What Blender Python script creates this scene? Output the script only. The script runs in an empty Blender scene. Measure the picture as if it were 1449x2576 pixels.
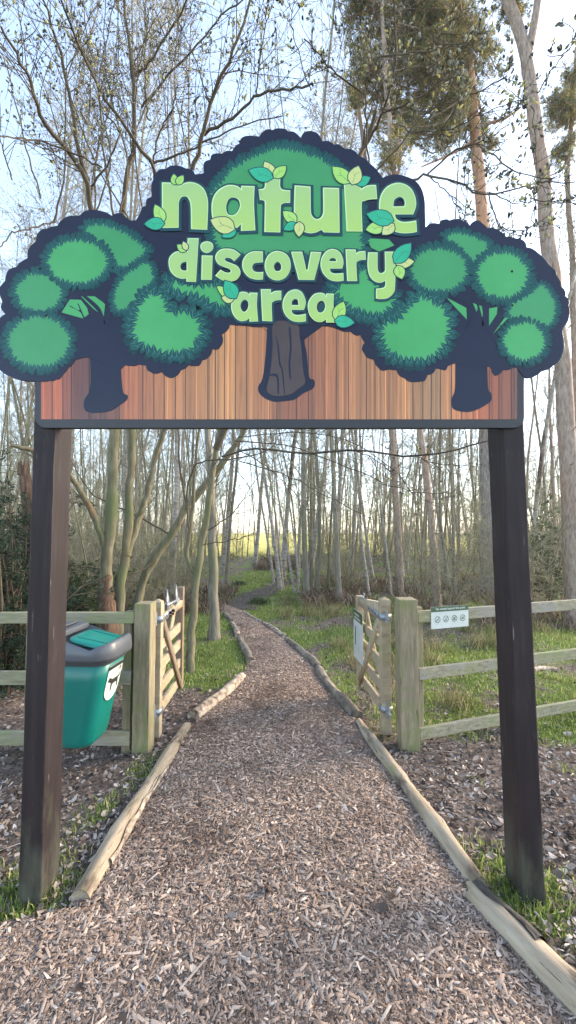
import bpy, bmesh, math, random
import numpy as np
from mathutils import Vector, Matrix
R = math.radians
scene = bpy.context.scene
COL = scene.collection
rng = np.random.default_rng(7)

# ------------------------------------------------------------------ camera geometry (pixels of a 1449 x 2576 frame)
F, CX, CY, PITCH, EYE = 1011.0, 724.5, 1288.0, R(2.95), 1.55
cp, sp = math.cos(PITCH), math.sin(PITCH)
def at(x, y, Y):
    u = (x-CX)/F; v = -(y-CY)/F
    fy = cp-v*sp; fz = sp+v*cp
    return np.array([u/fy*Y, Y, EYE+fz/fy*Y])
def G(x, y, z=0.0):
    u = (x-CX)/F; v = -(y-CY)/F
    fy = cp-v*sp; fz = sp+v*cp
    return at(x, y, (z-EYE)*fy/fz)

def smooth01(a, b, t):
    t = np.clip((t-a)/(b-a), 0, 1)
    return t*t*(3-2*t)
def gz(x, y):
    x = np.asarray(x, float); y = np.asarray(y, float)
    near = 0.012*np.sin(1.7*x+0.6*y)+0.008*np.sin(2.9*y-1.3*x)
    side = smooth01(1.0, 2.2, np.abs(x))*smooth01(2.0, 5, y)*(0.03*np.sin(1.9*x+2.3*y)+0.02*np.sin(4.1*x-3.2*y))
    far = smooth01(9, 24, y)*(0.10*np.sin(.35*x+.5)+0.08*np.sin(.41*y)+0.05*np.sin(.9*x+.7*y))
    return near+side+far+smooth01(32, 150, y)*1.2

# ------------------------------------------------------------------ objects, tags
def tag(o, label=None, cat=None, group=None, kind=None):
    if label: o['label'] = label
    if cat: o['category'] = cat
    if group: o['group'] = group
    if kind: o['kind'] = kind
    return o
def empty(name, loc, rz=0.0):
    o = bpy.data.objects.new(name, None); COL.objects.link(o)
    o.location = loc; o.rotation_euler = (0, 0, rz); o.empty_display_size = .1
    return o
def link(name, me, parent=None, loc=None, rot=None):
    o = bpy.data.objects.new(name, me); COL.objects.link(o)
    if parent is not None: o.parent = parent
    if loc is not None: o.location = loc
    if rot is not None: o.rotation_euler = rot
    return o
def copy_tree(o, parent=None):
    c = o.copy(); COL.objects.link(c); c.parent = parent
    for ch in list(o.children): copy_tree(ch, c)
    return c

def np_mesh(name, verts, quads=None, tris=None, mats=(), mq=None, mt=None, smooth=False, attr=None):
    me = bpy.data.meshes.new(name)
    verts = np.ascontiguousarray(verts, np.float32)
    q = np.zeros((0, 4), np.int32) if quads is None or len(quads) == 0 else np.asarray(quads, np.int32)
    t = np.zeros((0, 3), np.int32) if tris is None or len(tris) == 0 else np.asarray(tris, np.int32)
    me.vertices.add(len(verts)); me.vertices.foreach_set('co', verts.ravel())
    nl = q.size+t.size
    me.loops.add(nl); me.loops.foreach_set('vertex_index', np.concatenate([q.ravel(), t.ravel()]).astype(np.int32))
    tot = np.concatenate([np.full(len(q), 4), np.full(len(t), 3)]).astype(np.int32)
    st = (np.cumsum(tot)-tot).astype(np.int32)
    me.polygons.add(len(tot)); me.polygons.foreach_set('loop_start', st)
    try: me.polygons.foreach_set('loop_total', tot)
    except Exception: pass
    for m in mats: me.materials.append(m)
    if mq is not None or mt is not None:
        a = np.zeros(len(q), np.int32) if mq is None else np.broadcast_to(np.asarray(mq, np.int32), (len(q),))
        b = np.zeros(len(t), np.int32) if mt is None else np.broadcast_to(np.asarray(mt, np.int32), (len(t),))
        me.polygons.foreach_set('material_index', np.concatenate([a, b]).astype(np.int32))
    if smooth: me.polygons.foreach_set('use_smooth', np.ones(len(tot), bool))
    me.update(calc_edges=True)
    if attr is not None:
        for k, v in attr.items():
            ca = me.color_attributes.new(k, 'FLOAT_COLOR', 'POINT')
            ca.data.foreach_set('color', np.ascontiguousarray(v, np.float32).ravel())
    return me

class Buf:
    """collects shapes, gives one mesh"""
    def __init__(s): s.v = []; s.q = []; s.t = []; s.mq = []; s.mt = []; s.n = 0; s.tubes = {}
    def add(s, v, q=None, t=None, m=0):
        v = np.asarray(v, float).reshape(-1, 3)
        if q is not None and len(q): s.q.append(np.asarray(q)+s.n); s.mq.append(np.full(len(q), m))
        if t is not None and len(t): s.t.append(np.asarray(t)+s.n); s.mt.append(np.full(len(t), m))
        s.v.append(v); s.n += len(v)
    def tube(s, pts, rad, sides=3, m=0, cap=False):
        pts = np.asarray(pts, float); rad = np.broadcast_to(np.asarray(rad, float), (len(pts),))
        s.tubes.setdefault((len(pts), sides, m, cap), []).append((pts, rad))
    def flush(s):
        for (n, k, m, cap), L in s.tubes.items():
            P = np.array([a for a, b in L]); Rr = np.array([b for a, b in L]); N = len(P)
            T = np.gradient(P, axis=1); T /= np.linalg.norm(T, axis=2, keepdims=True)+1e-9
            ref = np.tile(np.array([0.0, 0, 1.0]), (N, 1))
            avg = P[:, -1]-P[:, 0]; avg /= np.linalg.norm(avg, axis=1, keepdims=True)+1e-9
            bad = np.abs(avg[:, 2]) > .75
            ref[bad] = (1.0, .13, 0)
            U = np.cross(T, ref[:, None, :]); U /= np.linalg.norm(U, axis=2, keepdims=True)+1e-9
            V = np.cross(T, U)
            a = np.arange(k)/k*2*np.pi
            ring = P[:, :, None, :]+Rr[:, :, None, None]*(np.cos(a)[None, None, :, None]*U[:, :, None, :]+np.sin(a)[None, None, :, None]*V[:, :, None, :])
            i = np.arange(n-1)[:, None]; j = np.arange(k)[None, :]
            q = np.stack([i*k+j, i*k+(j+1) % k, (i+1)*k+(j+1) % k, (i+1)*k+j], -1).reshape(-1, 4)
            q = q[:, ::-1]
            off = (np.arange(N)*n*k)[:, None, None]
            s.add(ring.reshape(-1, 3), (q[None]+off).reshape(-1, 4), None, m)
            if cap:
                for w in range(N):
                    for e, s0 in ((0, 1), (n-1, -1)):
                        rr = ring[w, e]; c = rr.mean(0)
                        tr = [[k, b, (b+1) % k] if s0 > 0 else [k, (b+1) % k, b] for b in range(k)]
                        s.add(np.vstack([rr, c]), None, tr, m)
        s.tubes = {}
    def mesh(s, name, mats, smooth=False):
        s.flush()
        v = np.concatenate(s.v) if s.v else np.zeros((0, 3))
        return np_mesh(name, v, np.concatenate(s.q) if s.q else None, np.concatenate(s.t) if s.t else None, mats,
                       np.concatenate(s.mq) if s.mq else None, np.concatenate(s.mt) if s.mt else None, smooth)

BOXQ = np.array([[0, 3, 2, 1], [4, 5, 6, 7], [0, 1, 5, 4], [1, 2, 6, 5], [2, 3, 7, 6], [3, 0, 4, 7]])
def box_me(name, lo, hi, mat, bev=0.004, seg=2, rough=0.0, cuts=0, pyramid=0):
    """bevelled timber-like box"""
    bm = bmesh.new()
    x0, y0, z0 = lo; x1, y1, z1 = hi
    vs = [bm.verts.new(c) for c in ((x0, y0, z0), (x1, y0, z0), (x1, y1, z0), (x0, y1, z0), (x0, y0, z1), (x1, y0, z1), (x1, y1, z1), (x0, y1, z1))]
    for f in BOXQ: bm.faces.new([vs[i] for i in f])
    if pyramid:
        top = [f for f in bm.faces if all(v.co.z > z1-1e-6 for v in f.verts)]
        r = bmesh.ops.poke(bm, faces=top)
        r['verts'][0].co.z += pyramid
    bm.normal_update()
    if cuts:
        d = [x1-x0, y1-y0, z1-z0]; ax = d.index(max(d))
        es = [e for e in bm.edges if abs(abs((e.verts[0].co-e.verts[1].co)[ax])-d[ax]) < 1e-6]
        bmesh.ops.subdivide_edges(bm, edges=es, cuts=cuts)
    if rough:
        rs = random.Random(hash((round(x0, 3), round(y1, 3), round(z1, 3))) & 0xffff)
        for v in bm.verts:
            v.co += Vector((rs.uniform(-1, 1), rs.uniform(-1, 1), rs.uniform(-1, 1)))*rough
    if bev: bmesh.ops.bevel(bm, geom=[e for e in bm.edges if e.calc_face_angle(0) > .4], offset=bev, segments=seg, affect='EDGES', profile=.5)
    me = bpy.data.meshes.new(name); bm.to_mesh(me); bm.free()
    me.materials.append(mat)
    return me

# ------------------------------------------------------------------ materials
def new_mat(name):
    m = bpy.data.materials.new(name); m.use_nodes = True
    nt = m.node_tree; b = nt.nodes['Principled BSDF']
    return m, nt, b
def nd(nt, t, **kw):
    n = nt.nodes.new(t)
    for k, v in kw.items():
        if k[0] == '_': n.inputs[k[1:].replace('_', ' ')].default_value = v
        else: setattr(n, k, v)
    return n
def ramp(nt, src, stops, interp='LINEAR'):
    r = nt.nodes.new('ShaderNodeValToRGB'); cr = r.color_ramp; cr.interpolation = interp
    while len(cr.elements) < len(stops): cr.elements.new(.5)
    for e, (p, c) in zip(cr.elements, stops): e.position = p; e.color = (*c, 1) if len(c) == 3 else c
    nt.links.new(src, r.inputs[0]); return r.outputs[0]
def noise(nt, scale3=(1, 1, 1), scale=5, detail=6, rough=.6, coord='Object', dist=0.0, loc=(0, 0, 0)):
    tc = nd(nt, 'ShaderNodeTexCoord'); mp = nd(nt, 'ShaderNodeMapping')
    mp.inputs['Scale'].default_value = scale3; mp.inputs['Location'].default_value = loc
    nt.links.new(tc.outputs[coord], mp.inputs[0])
    n = nd(nt, 'ShaderNodeTexNoise', _Scale=scale, _Detail=detail, _Roughness=rough, _Distortion=dist)
    nt.links.new(mp.outputs[0], n.inputs['Vector'])
    return n.outputs[0]
def mix(nt, fac, a, b, blend='MIX'):
    m = nt.nodes.new('ShaderNodeMix'); m.data_type = 'RGBA'; m.blend_type = blend
    for i, v in ((0, fac), (6, a), (7, b)):
        if hasattr(v, 'links'): nt.links.new(v, m.inputs[i])
        elif i == 0: m.inputs[0].default_value = v
        else: m.inputs[i].default_value = (*v, 1)
    return m.outputs[2]
def bump(nt, b, h, strength=.3, dist=.01):
    n = nd(nt, 'ShaderNodeBump', _Strength=strength, _Distance=dist)
    nt.links.new(h, n.inputs['Height']); nt.links.new(n.outputs[0], b.inputs['Normal'])
def mat_noise(name, stops, scale3=(1, 1, 1), scale=5, rough=.85, bmp=.4, bdist=.01, detail=7, coord='Object', moss=None, streak=None, spec=.3, nr=.62, crack=None):
    m, nt, b = new_mat(name)
    n = noise(nt, scale3, scale, detail, nr, coord)
    c = ramp(nt, n, stops)
    if streak:      # (colour, scale3, scale, lo, hi)
        s = ramp(nt, noise(nt, streak[1], streak[2], 5, .6, coord, loc=(3, 1, 2)), [(streak[3], (0, 0, 0)), (streak[4], (1, 1, 1))])
        c = mix(nt, s, c, streak[0])
    if moss:
        s = ramp(nt, noise(nt, moss[1], moss[2], 6, .65, coord, loc=(7, 5, 1)), [(moss[3], (0, 0, 0)), (moss[4], (1, 1, 1))])
        c = mix(nt, s, c, moss[0])
    if crack:       # (scale3, lo): fine dark drying splits along the grain
        k = ramp(nt, noise(nt, crack[0], 4, 3, .5, coord, .3, loc=(1, 8, 3)), [(crack[1], (0, 0, 0)), (crack[1]+.03, (.85, .85, .85))])
        c = mix(nt, k, c, (.022, .017, .013))
    nt.links.new(c, b.inputs['Base Color'])
    b.inputs['Roughness'].default_value = rough; b.inputs['Specular IOR Level'].default_value = spec
    if bmp: bump(nt, b, n, bmp, bdist)
    return m
def mat_island(name, stops, rough=.8, trans=0.0, spec=.2, interp='LINEAR', vary=0):
    m, nt, b = new_mat(name)
    g = nd(nt, 'ShaderNodeNewGeometry')
    c = ramp(nt, g.outputs['Random Per Island'], stops, interp)
    if vary:
        c = mix(nt, 1.0, c, ramp(nt, noise(nt, (1, 1, 1), vary, 5, .6), [(.30, (.50, .47, .45)), (.47, (.90, .90, .90)), (.72, (1.14, 1.13, 1.11))]), 'MULTIPLY')
    nt.links.new(c, b.inputs['Base Color'])
    b.inputs['Roughness'].default_value = rough; b.inputs['Specular IOR Level'].default_value = spec
    if trans:
        t = nd(nt, 'ShaderNodeBsdfTranslucent'); nt.links.new(c, t.inputs[0])
        ms = nd(nt, 'ShaderNodeMixShader'); ms.inputs[0].default_value = trans
        nt.links.new(b.outputs[0], ms.inputs[1]); nt.links.new(t.outputs[0], ms.inputs[2])
        nt.links.new(ms.outputs[0], nt.nodes['Material Output'].inputs[0])
    return m
def mat_flat(name, c, rough=.5, spec=.5, metal=0.0):
    m, nt, b = new_mat(name)
    n = noise(nt, (1, 1, 1), 9, 4)
    k = ramp(nt, n, [(.3, tuple(x*.9 for x in c)), (.7, tuple(min(1, x*1.08) for x in c))])
    nt.links.new(k, b.inputs['Base Color'])
    b.inputs['Roughness'].default_value = rough; b.inputs['Specular IOR Level'].default_value = spec; b.inputs['Metallic'].default_value = metal
    return m
def srgb(r, g, b):
    f = lambda c: (c/255/12.92) if c/255 <= .04045 else ((c/255+.055)/1.055)**2.4
    return (f(r), f(g), f(b))

M = {}
M['post'] = mat_noise('brown_painted_wood', [(.25, (.010, .0065, .0075)), (.55, (.019, .013, .0145)), (.8, (.036, .026, .027))], (6, 6, .5), 7, .62, .35, .004,
                      streak=((.16, .14, .13), (7, 7, .8), 9, .70, .80), moss=((.075, .085, .045), (1.5, 1.5, .7), 3.2, .62, .86), spec=.28, crack=((26, 26, .55), .69))
M['fence'] = mat_noise('weathered_softwood', [(.2, (.10, .082, .052)), (.5, (.225, .188, .118)), (.8, (.36, .31, .21))], (9, 9, 1.0), 6, .85, .45, .004,
                       streak=((.20, .15, .11), (2, 2, .5), 3.0, .55, .75), moss=((.175, .185, .075), (1.2, 1.2, 1.2), 4.2, .50, .70), crack=((20, 20, .7), .67))
M['rail'] = mat_noise('weathered_rail', [(.2, (.11, .098, .062)), (.5, (.25, .225, .15)), (.8, (.40, .365, .265))], (1.0, 9, 9), 6, .85, .45, .004,
                      streak=((.25, .24, .21), (.6, 2, 2), 3.5, .50, .70), moss=((.215, .235, .105), (1, 1, 1), 3.4, .47, .68), crack=((.8, 22, 22), .67))
M['gate'] = mat_noise('gate_timber', [(.2, (.17, .13, .08)), (.5, (.34, .275, .185)), (.8, (.50, .43, .31))], (7, 1.2, 3), 6, .85, .4, .003,
                      moss=((.28, .26, .14), (1, 1, 1), 4.0, .52, .75))
M['gate_dark'] = mat_noise('gate_timber_brown', [(.2, (.10, .070, .048)), (.5, (.20, .145, .10)), (.8, (.31, .235, .17))], (7, 7, 1), 6, .85, .4, .003,
                           moss=((.20, .20, .08), (1, 1, 1), 3.0, .55, .75))
M['log'] = mat_noise('barkless_log', [(.2, (.12, .088, .056)), (.45, (.29, .23, .158)), (.75, (.46, .39, .29))], (.55, 5, 5), 5, .85, .7, .008,
                     streak=((.075, .055, .038), (.8, 2.2, 2.2), 4.5, .53, .66), moss=((.20, .20, .09), (1, 1, 1), 7, .55, .72), crack=((.8, 16, 16), .66))
M['log_grey'] = mat_noise('grey_old_log', [(.2, (.06, .05, .038)), (.5, (.19, .16, .12)), (.8, (.40, .35, .28))], (1, 3, 3), 7, .85, .6, .008,
                          streak=((.05, .04, .035), (1.5, 1.5, 1.5), 5, .52, .66))
M['log_bark'] = mat_noise('dark_log_bark', [(.3, (.018, .016, .015)), (.6, (.06, .052, .046)), (.85, (.16, .13, .11))], (3, 3, 3), 8, .8, .7, .008)
M['log_white'] = mat_noise('birch_log', [(.34, (.07, .052, .04)), (.5, (.30, .24, .18)), (.7, (.56, .48, .39))], (3, 3, 3), 6, .8, .5, .006)
M['willow'] = mat_noise('willow_bark', [(.2, (.060, .052, .030)), (.5, (.145, .128, .078)), (.8, (.27, .245, .16))], (3, 3, .7), 7, .9, .6, .012,
                        streak=((.14, .07, .035), (1, 1, .6), 1.6, .60, .74), moss=((.11, .13, .055), (1, 1, .6), 2.5, .5, .7))
M['twig'] = mat_noise('twig_bark', [(.3, (.045, .036, .025)), (.7, (.13, .105, .068))], (1, 1, 1), 4, .85, 0)
M['twig_pale'] = mat_noise('pale_twig_bark', [(.3, (.17, .155, .095)), (.7, (.38, .345, .225))], (1, 1, 1), 2, .85, 0)
M['greytrunk'] = mat_noise('grey_brown_bark', [(.2, (.082, .072, .052)), (.5, (.19, .168, .125)), (.8, (.33, .30, .235))], (5, 5, .8), 6, .9, .6, .012,
                           moss=((.12, .13, .06), (1, 1, .5), 1.6, .52, .72))
M['birch'] = mat_noise('birch_bark', [(.30, (.05, .042, .036)), (.42, (.26, .23, .195)), (.7, (.47, .44, .39))], (3, 3, 9), 2.2, .8, .3, .006,
                       streak=((.07, .05, .04), (1, 1, .35), 1.2, .58, .70))
M['pine'] = mat_noise('pine_bark', [(.25, (.12, .085, .068)), (.5, (.275, .210, .165)), (.78, (.45, .37, .30))], (5, 5, 1.3), 5.5, .9, .9, .02,
                      streak=((.36, .185, .11), (1, 1, .25), .9, .52, .70))
M['pine_orange'] = mat_noise('orange_pine_bark', [(.25, (.16, .085, .055)), (.5, (.36, .215, .145)), (.78, (.52, .37, .28))], (5, 5, 1.3), 5.5, .9, .8, .02, streak=((.52, .26, .12), (1, 1, .3), 1.1, .52, .68))
M['snag'] = mat_noise('rotten_brown_wood', [(.25, (.030, .020, .014)), (.5, (.115, .070, .045)), (.8, (.26, .175, .12))], (8, 8, 1), 6, .9, .8, .012)
M['catkin'] = mat_island('catkin', [(0, (.07, .075, .06)), (.25, (.16, .17, .14)), (.5, (.32, .33, .28)), (.76, (.50, .51, .43)), (.88, (.60, .58, .30)), (1, (.62, .58, .22))], .9, .5, vary=0)
M['bud'] = mat_island('birch_bud', [(0, (.26, .175, .12)), (.5, (.44, .34, .25)), (1, (.60, .52, .41))], .9, .2)
M['needle'] = mat_island('pine_needle', [(0, (.035, .065, .036)), (.36, (.10, .145, .068)), (.64, (.22, .23, .09)), (.84, (.42, .31, .10)), (1, (.68, .42, .12))], .65, .5)  # golden end of the ramp puts warm sunlight into the needle colour
M['needle_dark'] = mat_island('dark_needle', [(0, (.008, .018, .012)), (.6, (.022, .042, .026)), (1, (.060, .085, .040))], .6, .3)
M['ivy'] = mat_island('bush_leaf', [(0, (.022, .045, .016)), (.6, (.07, .11, .038)), (1, (.15, .19, .07))], .5, .3)
M['chip'] = mat_island('wood_chip', [(0, (.12, .082, .060)), (.22, (.205, .146, .110)), (.6, (.335, .248, .190)), (.92, (.43, .335, .265)), (1, (.58, .48, .385))], .9, vary=2.2)
M['litter'] = mat_island('dead_leaf', [(0, (.050, .036, .029)), (.35, (.145, .112, .092)), (.70, (.31, .255, .215)), (.92, (.47, .41, .36)), (1, (.60, .55, .50))], .85, .15, vary=3.0)
M['grass'] = mat_island('grass_blade', [(0, (.09, .145, .030)), (.4, (.20, .285, .062)), (.70, (.31, .39, .10)), (.9, (.46, .46, .19)), (1, (.60, .53, .31))], .6, .4, vary=2.5)
M['grass_pale'] = mat_island('rough_grass_blade', [(0, (.07, .10, .03)), (.4, (.18, .19, .075)), (.75, (.36, .30, .16)), (1, (.52, .43, .27))], .7, .35)
M['bracken'] = mat_island('dead_bracken_stalk', [(0, (.050, .036, .025)), (.4, (.135, .092, .064)), (.75, (.26, .19, .135)), (1, (.42, .34, .25))], .8, .2)
M['steel'] = mat_flat('galvanised_steel', (.27, .30, .33), .5, .5, .7)
M['bolt'] = mat_flat('black_bolt', (.015, .015, .02), .4, .5, .3)
M['white'] = mat_flat('white_plate', (.50, .54, .50), .5)
M['signgreen'] = mat_flat('dark_green_print', (.035, .085, .040), .45)
M['ink'] = mat_flat('black_print', (.02, .025, .022), .5)
M['teal'] = mat_noise('teal_plastic', [(.3, (.0, .118, .096)), (.7, (.0, .142, .116))], (1, 1, .4), 4, .36, .04, .002, spec=.5, detail=3)
M['teal_lid'] = mat_flat('teal_lid_plastic', (.003, .165, .135), .16, .5)
M['grey_plastic'] = mat_noise('grey_plastic', [(.3, (.062, .070, .082)), (.7, (.078, .086, .098))], (1, 1, 1), 6, .38, .05, .002, spec=.5)
M['black_plastic'] = mat_flat('black_plastic', (.012, .013, .015), .4)

# algae creeping up the foot of the painted posts
_m = M['post']; _nt = _m.node_tree; _b = _nt.nodes['Principled BSDF']; _src = _b.inputs['Base Color'].links[0].from_socket
_tc = nd(_nt, 'ShaderNodeTexCoord'); _sx = nd(_nt, 'ShaderNodeSeparateXYZ'); _nt.links.new(_tc.outputs['Object'], _sx.inputs[0])
_a = nd(_nt, 'ShaderNodeMath', operation='MULTIPLY_ADD'); _nt.links.new(noise(_nt, (6, 6, 1.5), 3, 6, .65), _a.inputs[0]); _a.inputs[1].default_value = .9; _nt.links.new(_sx.outputs[2], _a.inputs[2])
_f = ramp(_nt, _a.outputs[0], [(.36, (.7, .7, .7)), (.74, (0, 0, 0))])
_nt.links.new(mix(_nt, _f, _src, (.095, .10, .070)), _b.inputs['Base Color'])
_v = ramp(_nt, noise(_nt, (14, 14, 1.1), 6, 4, .5, loc=(2, 9, 4)), [(.70, (0, 0, 0)), (.735, (.5, .5, .5))])
_nt.links.new(mix(_nt, _v, _b.inputs['Base Color'].links[0].from_socket, (.23, .21, .19)), _b.inputs['Base Color'])

# the orange pine is grey below and orange only high up
_m = M['pine_orange']; _nt = _m.node_tree; _b = _nt.nodes['Principled BSDF']; _src = _b.inputs['Base Color'].links[0].from_socket
_tc = nd(_nt, 'ShaderNodeTexCoord'); _sx = nd(_nt, 'ShaderNodeSeparateXYZ'); _nt.links.new(_tc.outputs['Object'], _sx.inputs[0])
_mr = nd(_nt, 'ShaderNodeMapRange'); _mr.inputs[1].default_value = 3.5; _mr.inputs[2].default_value = 7.5; _nt.links.new(_sx.outputs[2], _mr.inputs[0])
_g = ramp(_nt, noise(_nt, (5, 5, 1.3), 5.5, 7), [(.25, (.10, .082, .072)), (.5, (.22, .19, .17)), (.78, (.36, .325, .29))])
_nt.links.new(mix(_nt, _mr.outputs[0], _g, _src), _b.inputs['Base Color'])
# ------------------------------------------------------------------ ground, path, logs, scatter
def pn(x, y, s=1.0, seed=0.0):
    x = x*s+seed*3.1; y = y*s-seed*1.7
    return (np.sin(1.3*x+2.1*np.sin(.9*y+1.1*seed))+np.sin(1.9*y+1.7*np.sin(1.2*x))+np.sin(2.7*x-1.6*y+seed)+.6*np.sin(5.1*y+4.3*x)+.6*np.sin(6.3*x-3.7*y))/4.2
RPX = [(1449, 2545), (1190, 2242), (900, 1825), (800, 1690), (720, 1610), (655, 1570), (612, 1540), (560, 1522)]
LPX = [(190, 2290), (380, 1960), (470, 1830), (610, 1708), (632, 1665), (600, 1600), (570, 1550), (540, 1528)]
RE = np.array([G(*p)[:2] for p in RPX]); LE = np.array([G(*p)[:2] for p in LPX])
def xr(y): return np.interp(y, np.r_[.2, RE[:, 1]], np.r_[1.25, RE[:, 0]])
def xl(y): return np.interp(y, np.r_[.2, 1.45, LE[:, 1]], np.r_[-2.6, -2.0, LE[:, 0]])
YEND = float(RE[-1, 1])
TR = np.array([G(*p)[:2] for p in [(588, 1530), (615, 1510), (645, 1494), (680, 1480), (715, 1470), (745, 1462)]])
def xtrail(y): return np.interp(y, TR[:, 1], TR[:, 0])
PR = at(1310, 2245, 1.78); PL = at(82, 2245, 1.78)

def grass_w(x, y):
    x = np.asarray(x, float); y = np.asarray(y, float)
    n = pn(x, y, 1.6, 1); n2 = pn(x, y, 3.3, 2)
    on_path = (x > xl(y)-.02) & (x < xr(y)+.05) & (y < YEND)
    trail = np.exp(-((x-xtrail(y))/.30)**2)*(y > YEND-.6)*(y < TR[-1, 1]+.4)
    post = np.maximum(np.exp(-((x-PR[0])**2+(y-PR[1]-.05)**2)/.05), .85*np.exp(-((x-PL[0]+.06)**2/.045+(y-PL[1]+.05)**2/.09)))
    post = np.maximum(post, .6*np.exp(-((x+1.02)/.14)**2-((y-2.25)/.35)**2)*(n2 > .1))
    near = np.clip(.07+.5*(n > .45)+.35*(n2 > .62), 0, 1)*(y < 3.8)
    near = near*(.4+.6*smooth01(2.0, 3.2, y))
    fr = smooth01(2.85, 3.35, y)*(1-smooth01(9.5, 12.5, y))*np.clip(.60+.80*n+.4*n2, .04, 1)*(x > xr(y))*(1-smooth01(3.5, 7, x-.2*y))
    fl = smooth01(3.75, 4.2, y)*(1-smooth01(8.5, 11, y))*np.clip(.85+.5*n, .1, 1)*(x < xl(y))*(1-smooth01(.7, 1.5, xl(y)-x))
    gl = smooth01(7, 8.5, y)*(1-smooth01(15, 19, y))*(1-smooth01(1.3, 2.2, np.abs(x-(-.1))))*np.clip(.85+.4*n, 0, 1)
    wood = smooth01(8, 11, y)*np.clip(.22+.5*(n > .1), 0, .7)
    field = smooth01(27, 31, y)
    w = np.maximum.reduce([post, near, fr, fl, gl, wood])
    w = w*(1-.92*np.clip(trail, 0, 1))
    return np.where(on_path, 0, np.clip(np.maximum(w, field), 0, 1))

def axis(lo, hi, c0, c1, fine, grow):
    a = list(np.arange(c0, c1, fine)); s = fine
    while a[-1] < hi: s *= grow; a.append(a[-1]+s)
    s = fine
    while a[0] > lo: s *= grow; a.insert(0, a[0]-s)
    return np.array(a)
gx = axis(-260, 260, -5, 5, .11, 1.13); gy = axis(-30, 420, .4, 12, .11, 1.10)
X, Y = np.meshgrid(gx, gy); X = X.ravel(); Y = Y.ravel()
nx, ny = len(gx), len(gy)
i, j = np.meshgrid(np.arange(nx-1), np.arange(ny-1)); i = i.ravel(); j = j.ravel()
q = np.stack([j*nx+i, j*nx+i+1, (j+1)*nx+i+1, (j+1)*nx+i], -1)
Z = gz(X, Y)
gwv = grass_w(X, Y); fld = smooth01(27, 31, Y)
m, nt, b = new_mat('ground_soil')
va = nd(nt, 'ShaderNodeVertexColor', layer_name='zone')
sep = nd(nt, 'ShaderNodeSeparateColor'); nt.links.new(va.outputs[0], sep.inputs[0])
n1 = noise(nt, (1, 1, 1), 34, 9, .75)
soil = ramp(nt, n1, [(.28, (.035, .026, .021)), (.46, (.125, .098, .082)), (.60, (.235, .192, .163)), (.78, (.48, .41, .36))])
gr = ramp(nt, noise(nt, (1, 1, 1), 26, 8, .75), [(.28, (.050, .075, .020)), (.5, (.13, .19, .045)), (.75, (.26, .30, .11))])
fieldc = ramp(nt, noise(nt, (1, 1, 1), .5, 6), [(.3, (.42, .37, .085)), (.7, (.58, .50, .14))])  # sunlit glow of the far field painted in as bright yellow
br = nd(nt, 'ShaderNodeMath', operation='ADD'); br.use_clamp = True
nn = ramp(nt, noise(nt, (1, 1, 1), 9, 6, .7), [(.3, (0, 0, 0)), (.7, (1, 1, 1))])
mm = nd(nt, 'ShaderNodeMath', operation='MULTIPLY_ADD'); nt.links.new(nn, mm.inputs[0]); mm.inputs[1].default_value = .7; mm.inputs[2].default_value = -.35
nt.links.new(sep.outputs[0], br.inputs[0]); nt.links.new(mm.outputs[0], br.inputs[1])
fac = ramp(nt, br.outputs[0], [(.35, (0, 0, 0)), (.62, (1, 1, 1))])
c = mix(nt, fac, soil, gr); c = mix(nt, sep.outputs[1], c, fieldc)
nt.links.new(c, b.inputs['Base Color']); b.inputs['Roughness'].default_value = .95; b.inputs['Specular IOR Level'].default_value = .1
bump(nt, b, n1, .9, .03)
me = np_mesh('ground', np.stack([X, Y, Z], -1), q, None, [m], smooth=True, attr={'zone': np.stack([gwv, fld, gwv*0, gwv*0+1], -1)})
tag(link('ground', me), 'woodland floor of dead leaves, soil and rough grass', 'ground', kind='structure')

# path of wood chippings
ys = np.r_[np.arange(.35, YEND, .1), YEND]; us = np.linspace(0, 1, 19)
PX = xl(ys)[:, None]*(1-us)+xr(ys)[:, None]*us+.02; PY = np.repeat(ys[:, None], 19, 1)
PZ = gz(PX, PY)+.010+.028*np.sin(np.pi*us)[None]**.6
k = 19; i, j = np.meshgrid(np.arange(k-1), np.arange(len(ys)-1)); i = i.ravel(); j = j.ravel()
q = np.stack([j*k+i, j*k+i+1, (j+1)*k+i+1, (j+1)*k+i], -1)
m, nt, b = new_mat('chipping_bed')
tc = nd(nt, 'ShaderNodeTexCoord')
vo = nd(nt, 'ShaderNodeTexVoronoi', _Scale=150.0); mp = nd(nt, 'ShaderNodeMapping'); mp.inputs['Scale'].default_value = (1, .8, 1)
nz = nd(nt, 'ShaderNodeTexNoise', _Scale=60.0, _Detail=4.0); nt.links.new(tc.outputs['Object'], nz.inputs['Vector'])
va = nd(nt, 'ShaderNodeVectorMath', operation='MULTIPLY_ADD'); nt.links.new(nz.outputs[1], va.inputs[0]); va.inputs[1].default_value = (.02, .02, 0)
nt.links.new(tc.outputs['Object'], va.inputs[2]); nt.links.new(va.outputs[0], mp.inputs[0]); nt.links.new(mp.outputs[0], vo.inputs['Vector'])
sp2 = nd(nt, 'ShaderNodeSeparateColor'); nt.links.new(vo.outputs['Color'], sp2.inputs[0])
c = ramp(nt, sp2.outputs[0], [(0, (.13, .092, .070)), (.3, (.215, .156, .120)), (.6, (.30, .222, .174)), (.85, (.39, .30, .24)), (1, (.52, .43, .36))])
damp = ramp(nt, noise(nt, (1, 1, 1), 1.3, 5, .6), [(.50, (0, 0, 0)), (.68, (.55, .55, .55))])
c = mix(nt, damp, c, (.06, .043, .036))
gm = nd(nt, 'ShaderNodeMath', operation='MULTIPLY'); nt.links.new(vo.outputs['Distance'], gm.inputs[0]); gm.inputs[1].default_value = 1
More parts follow.
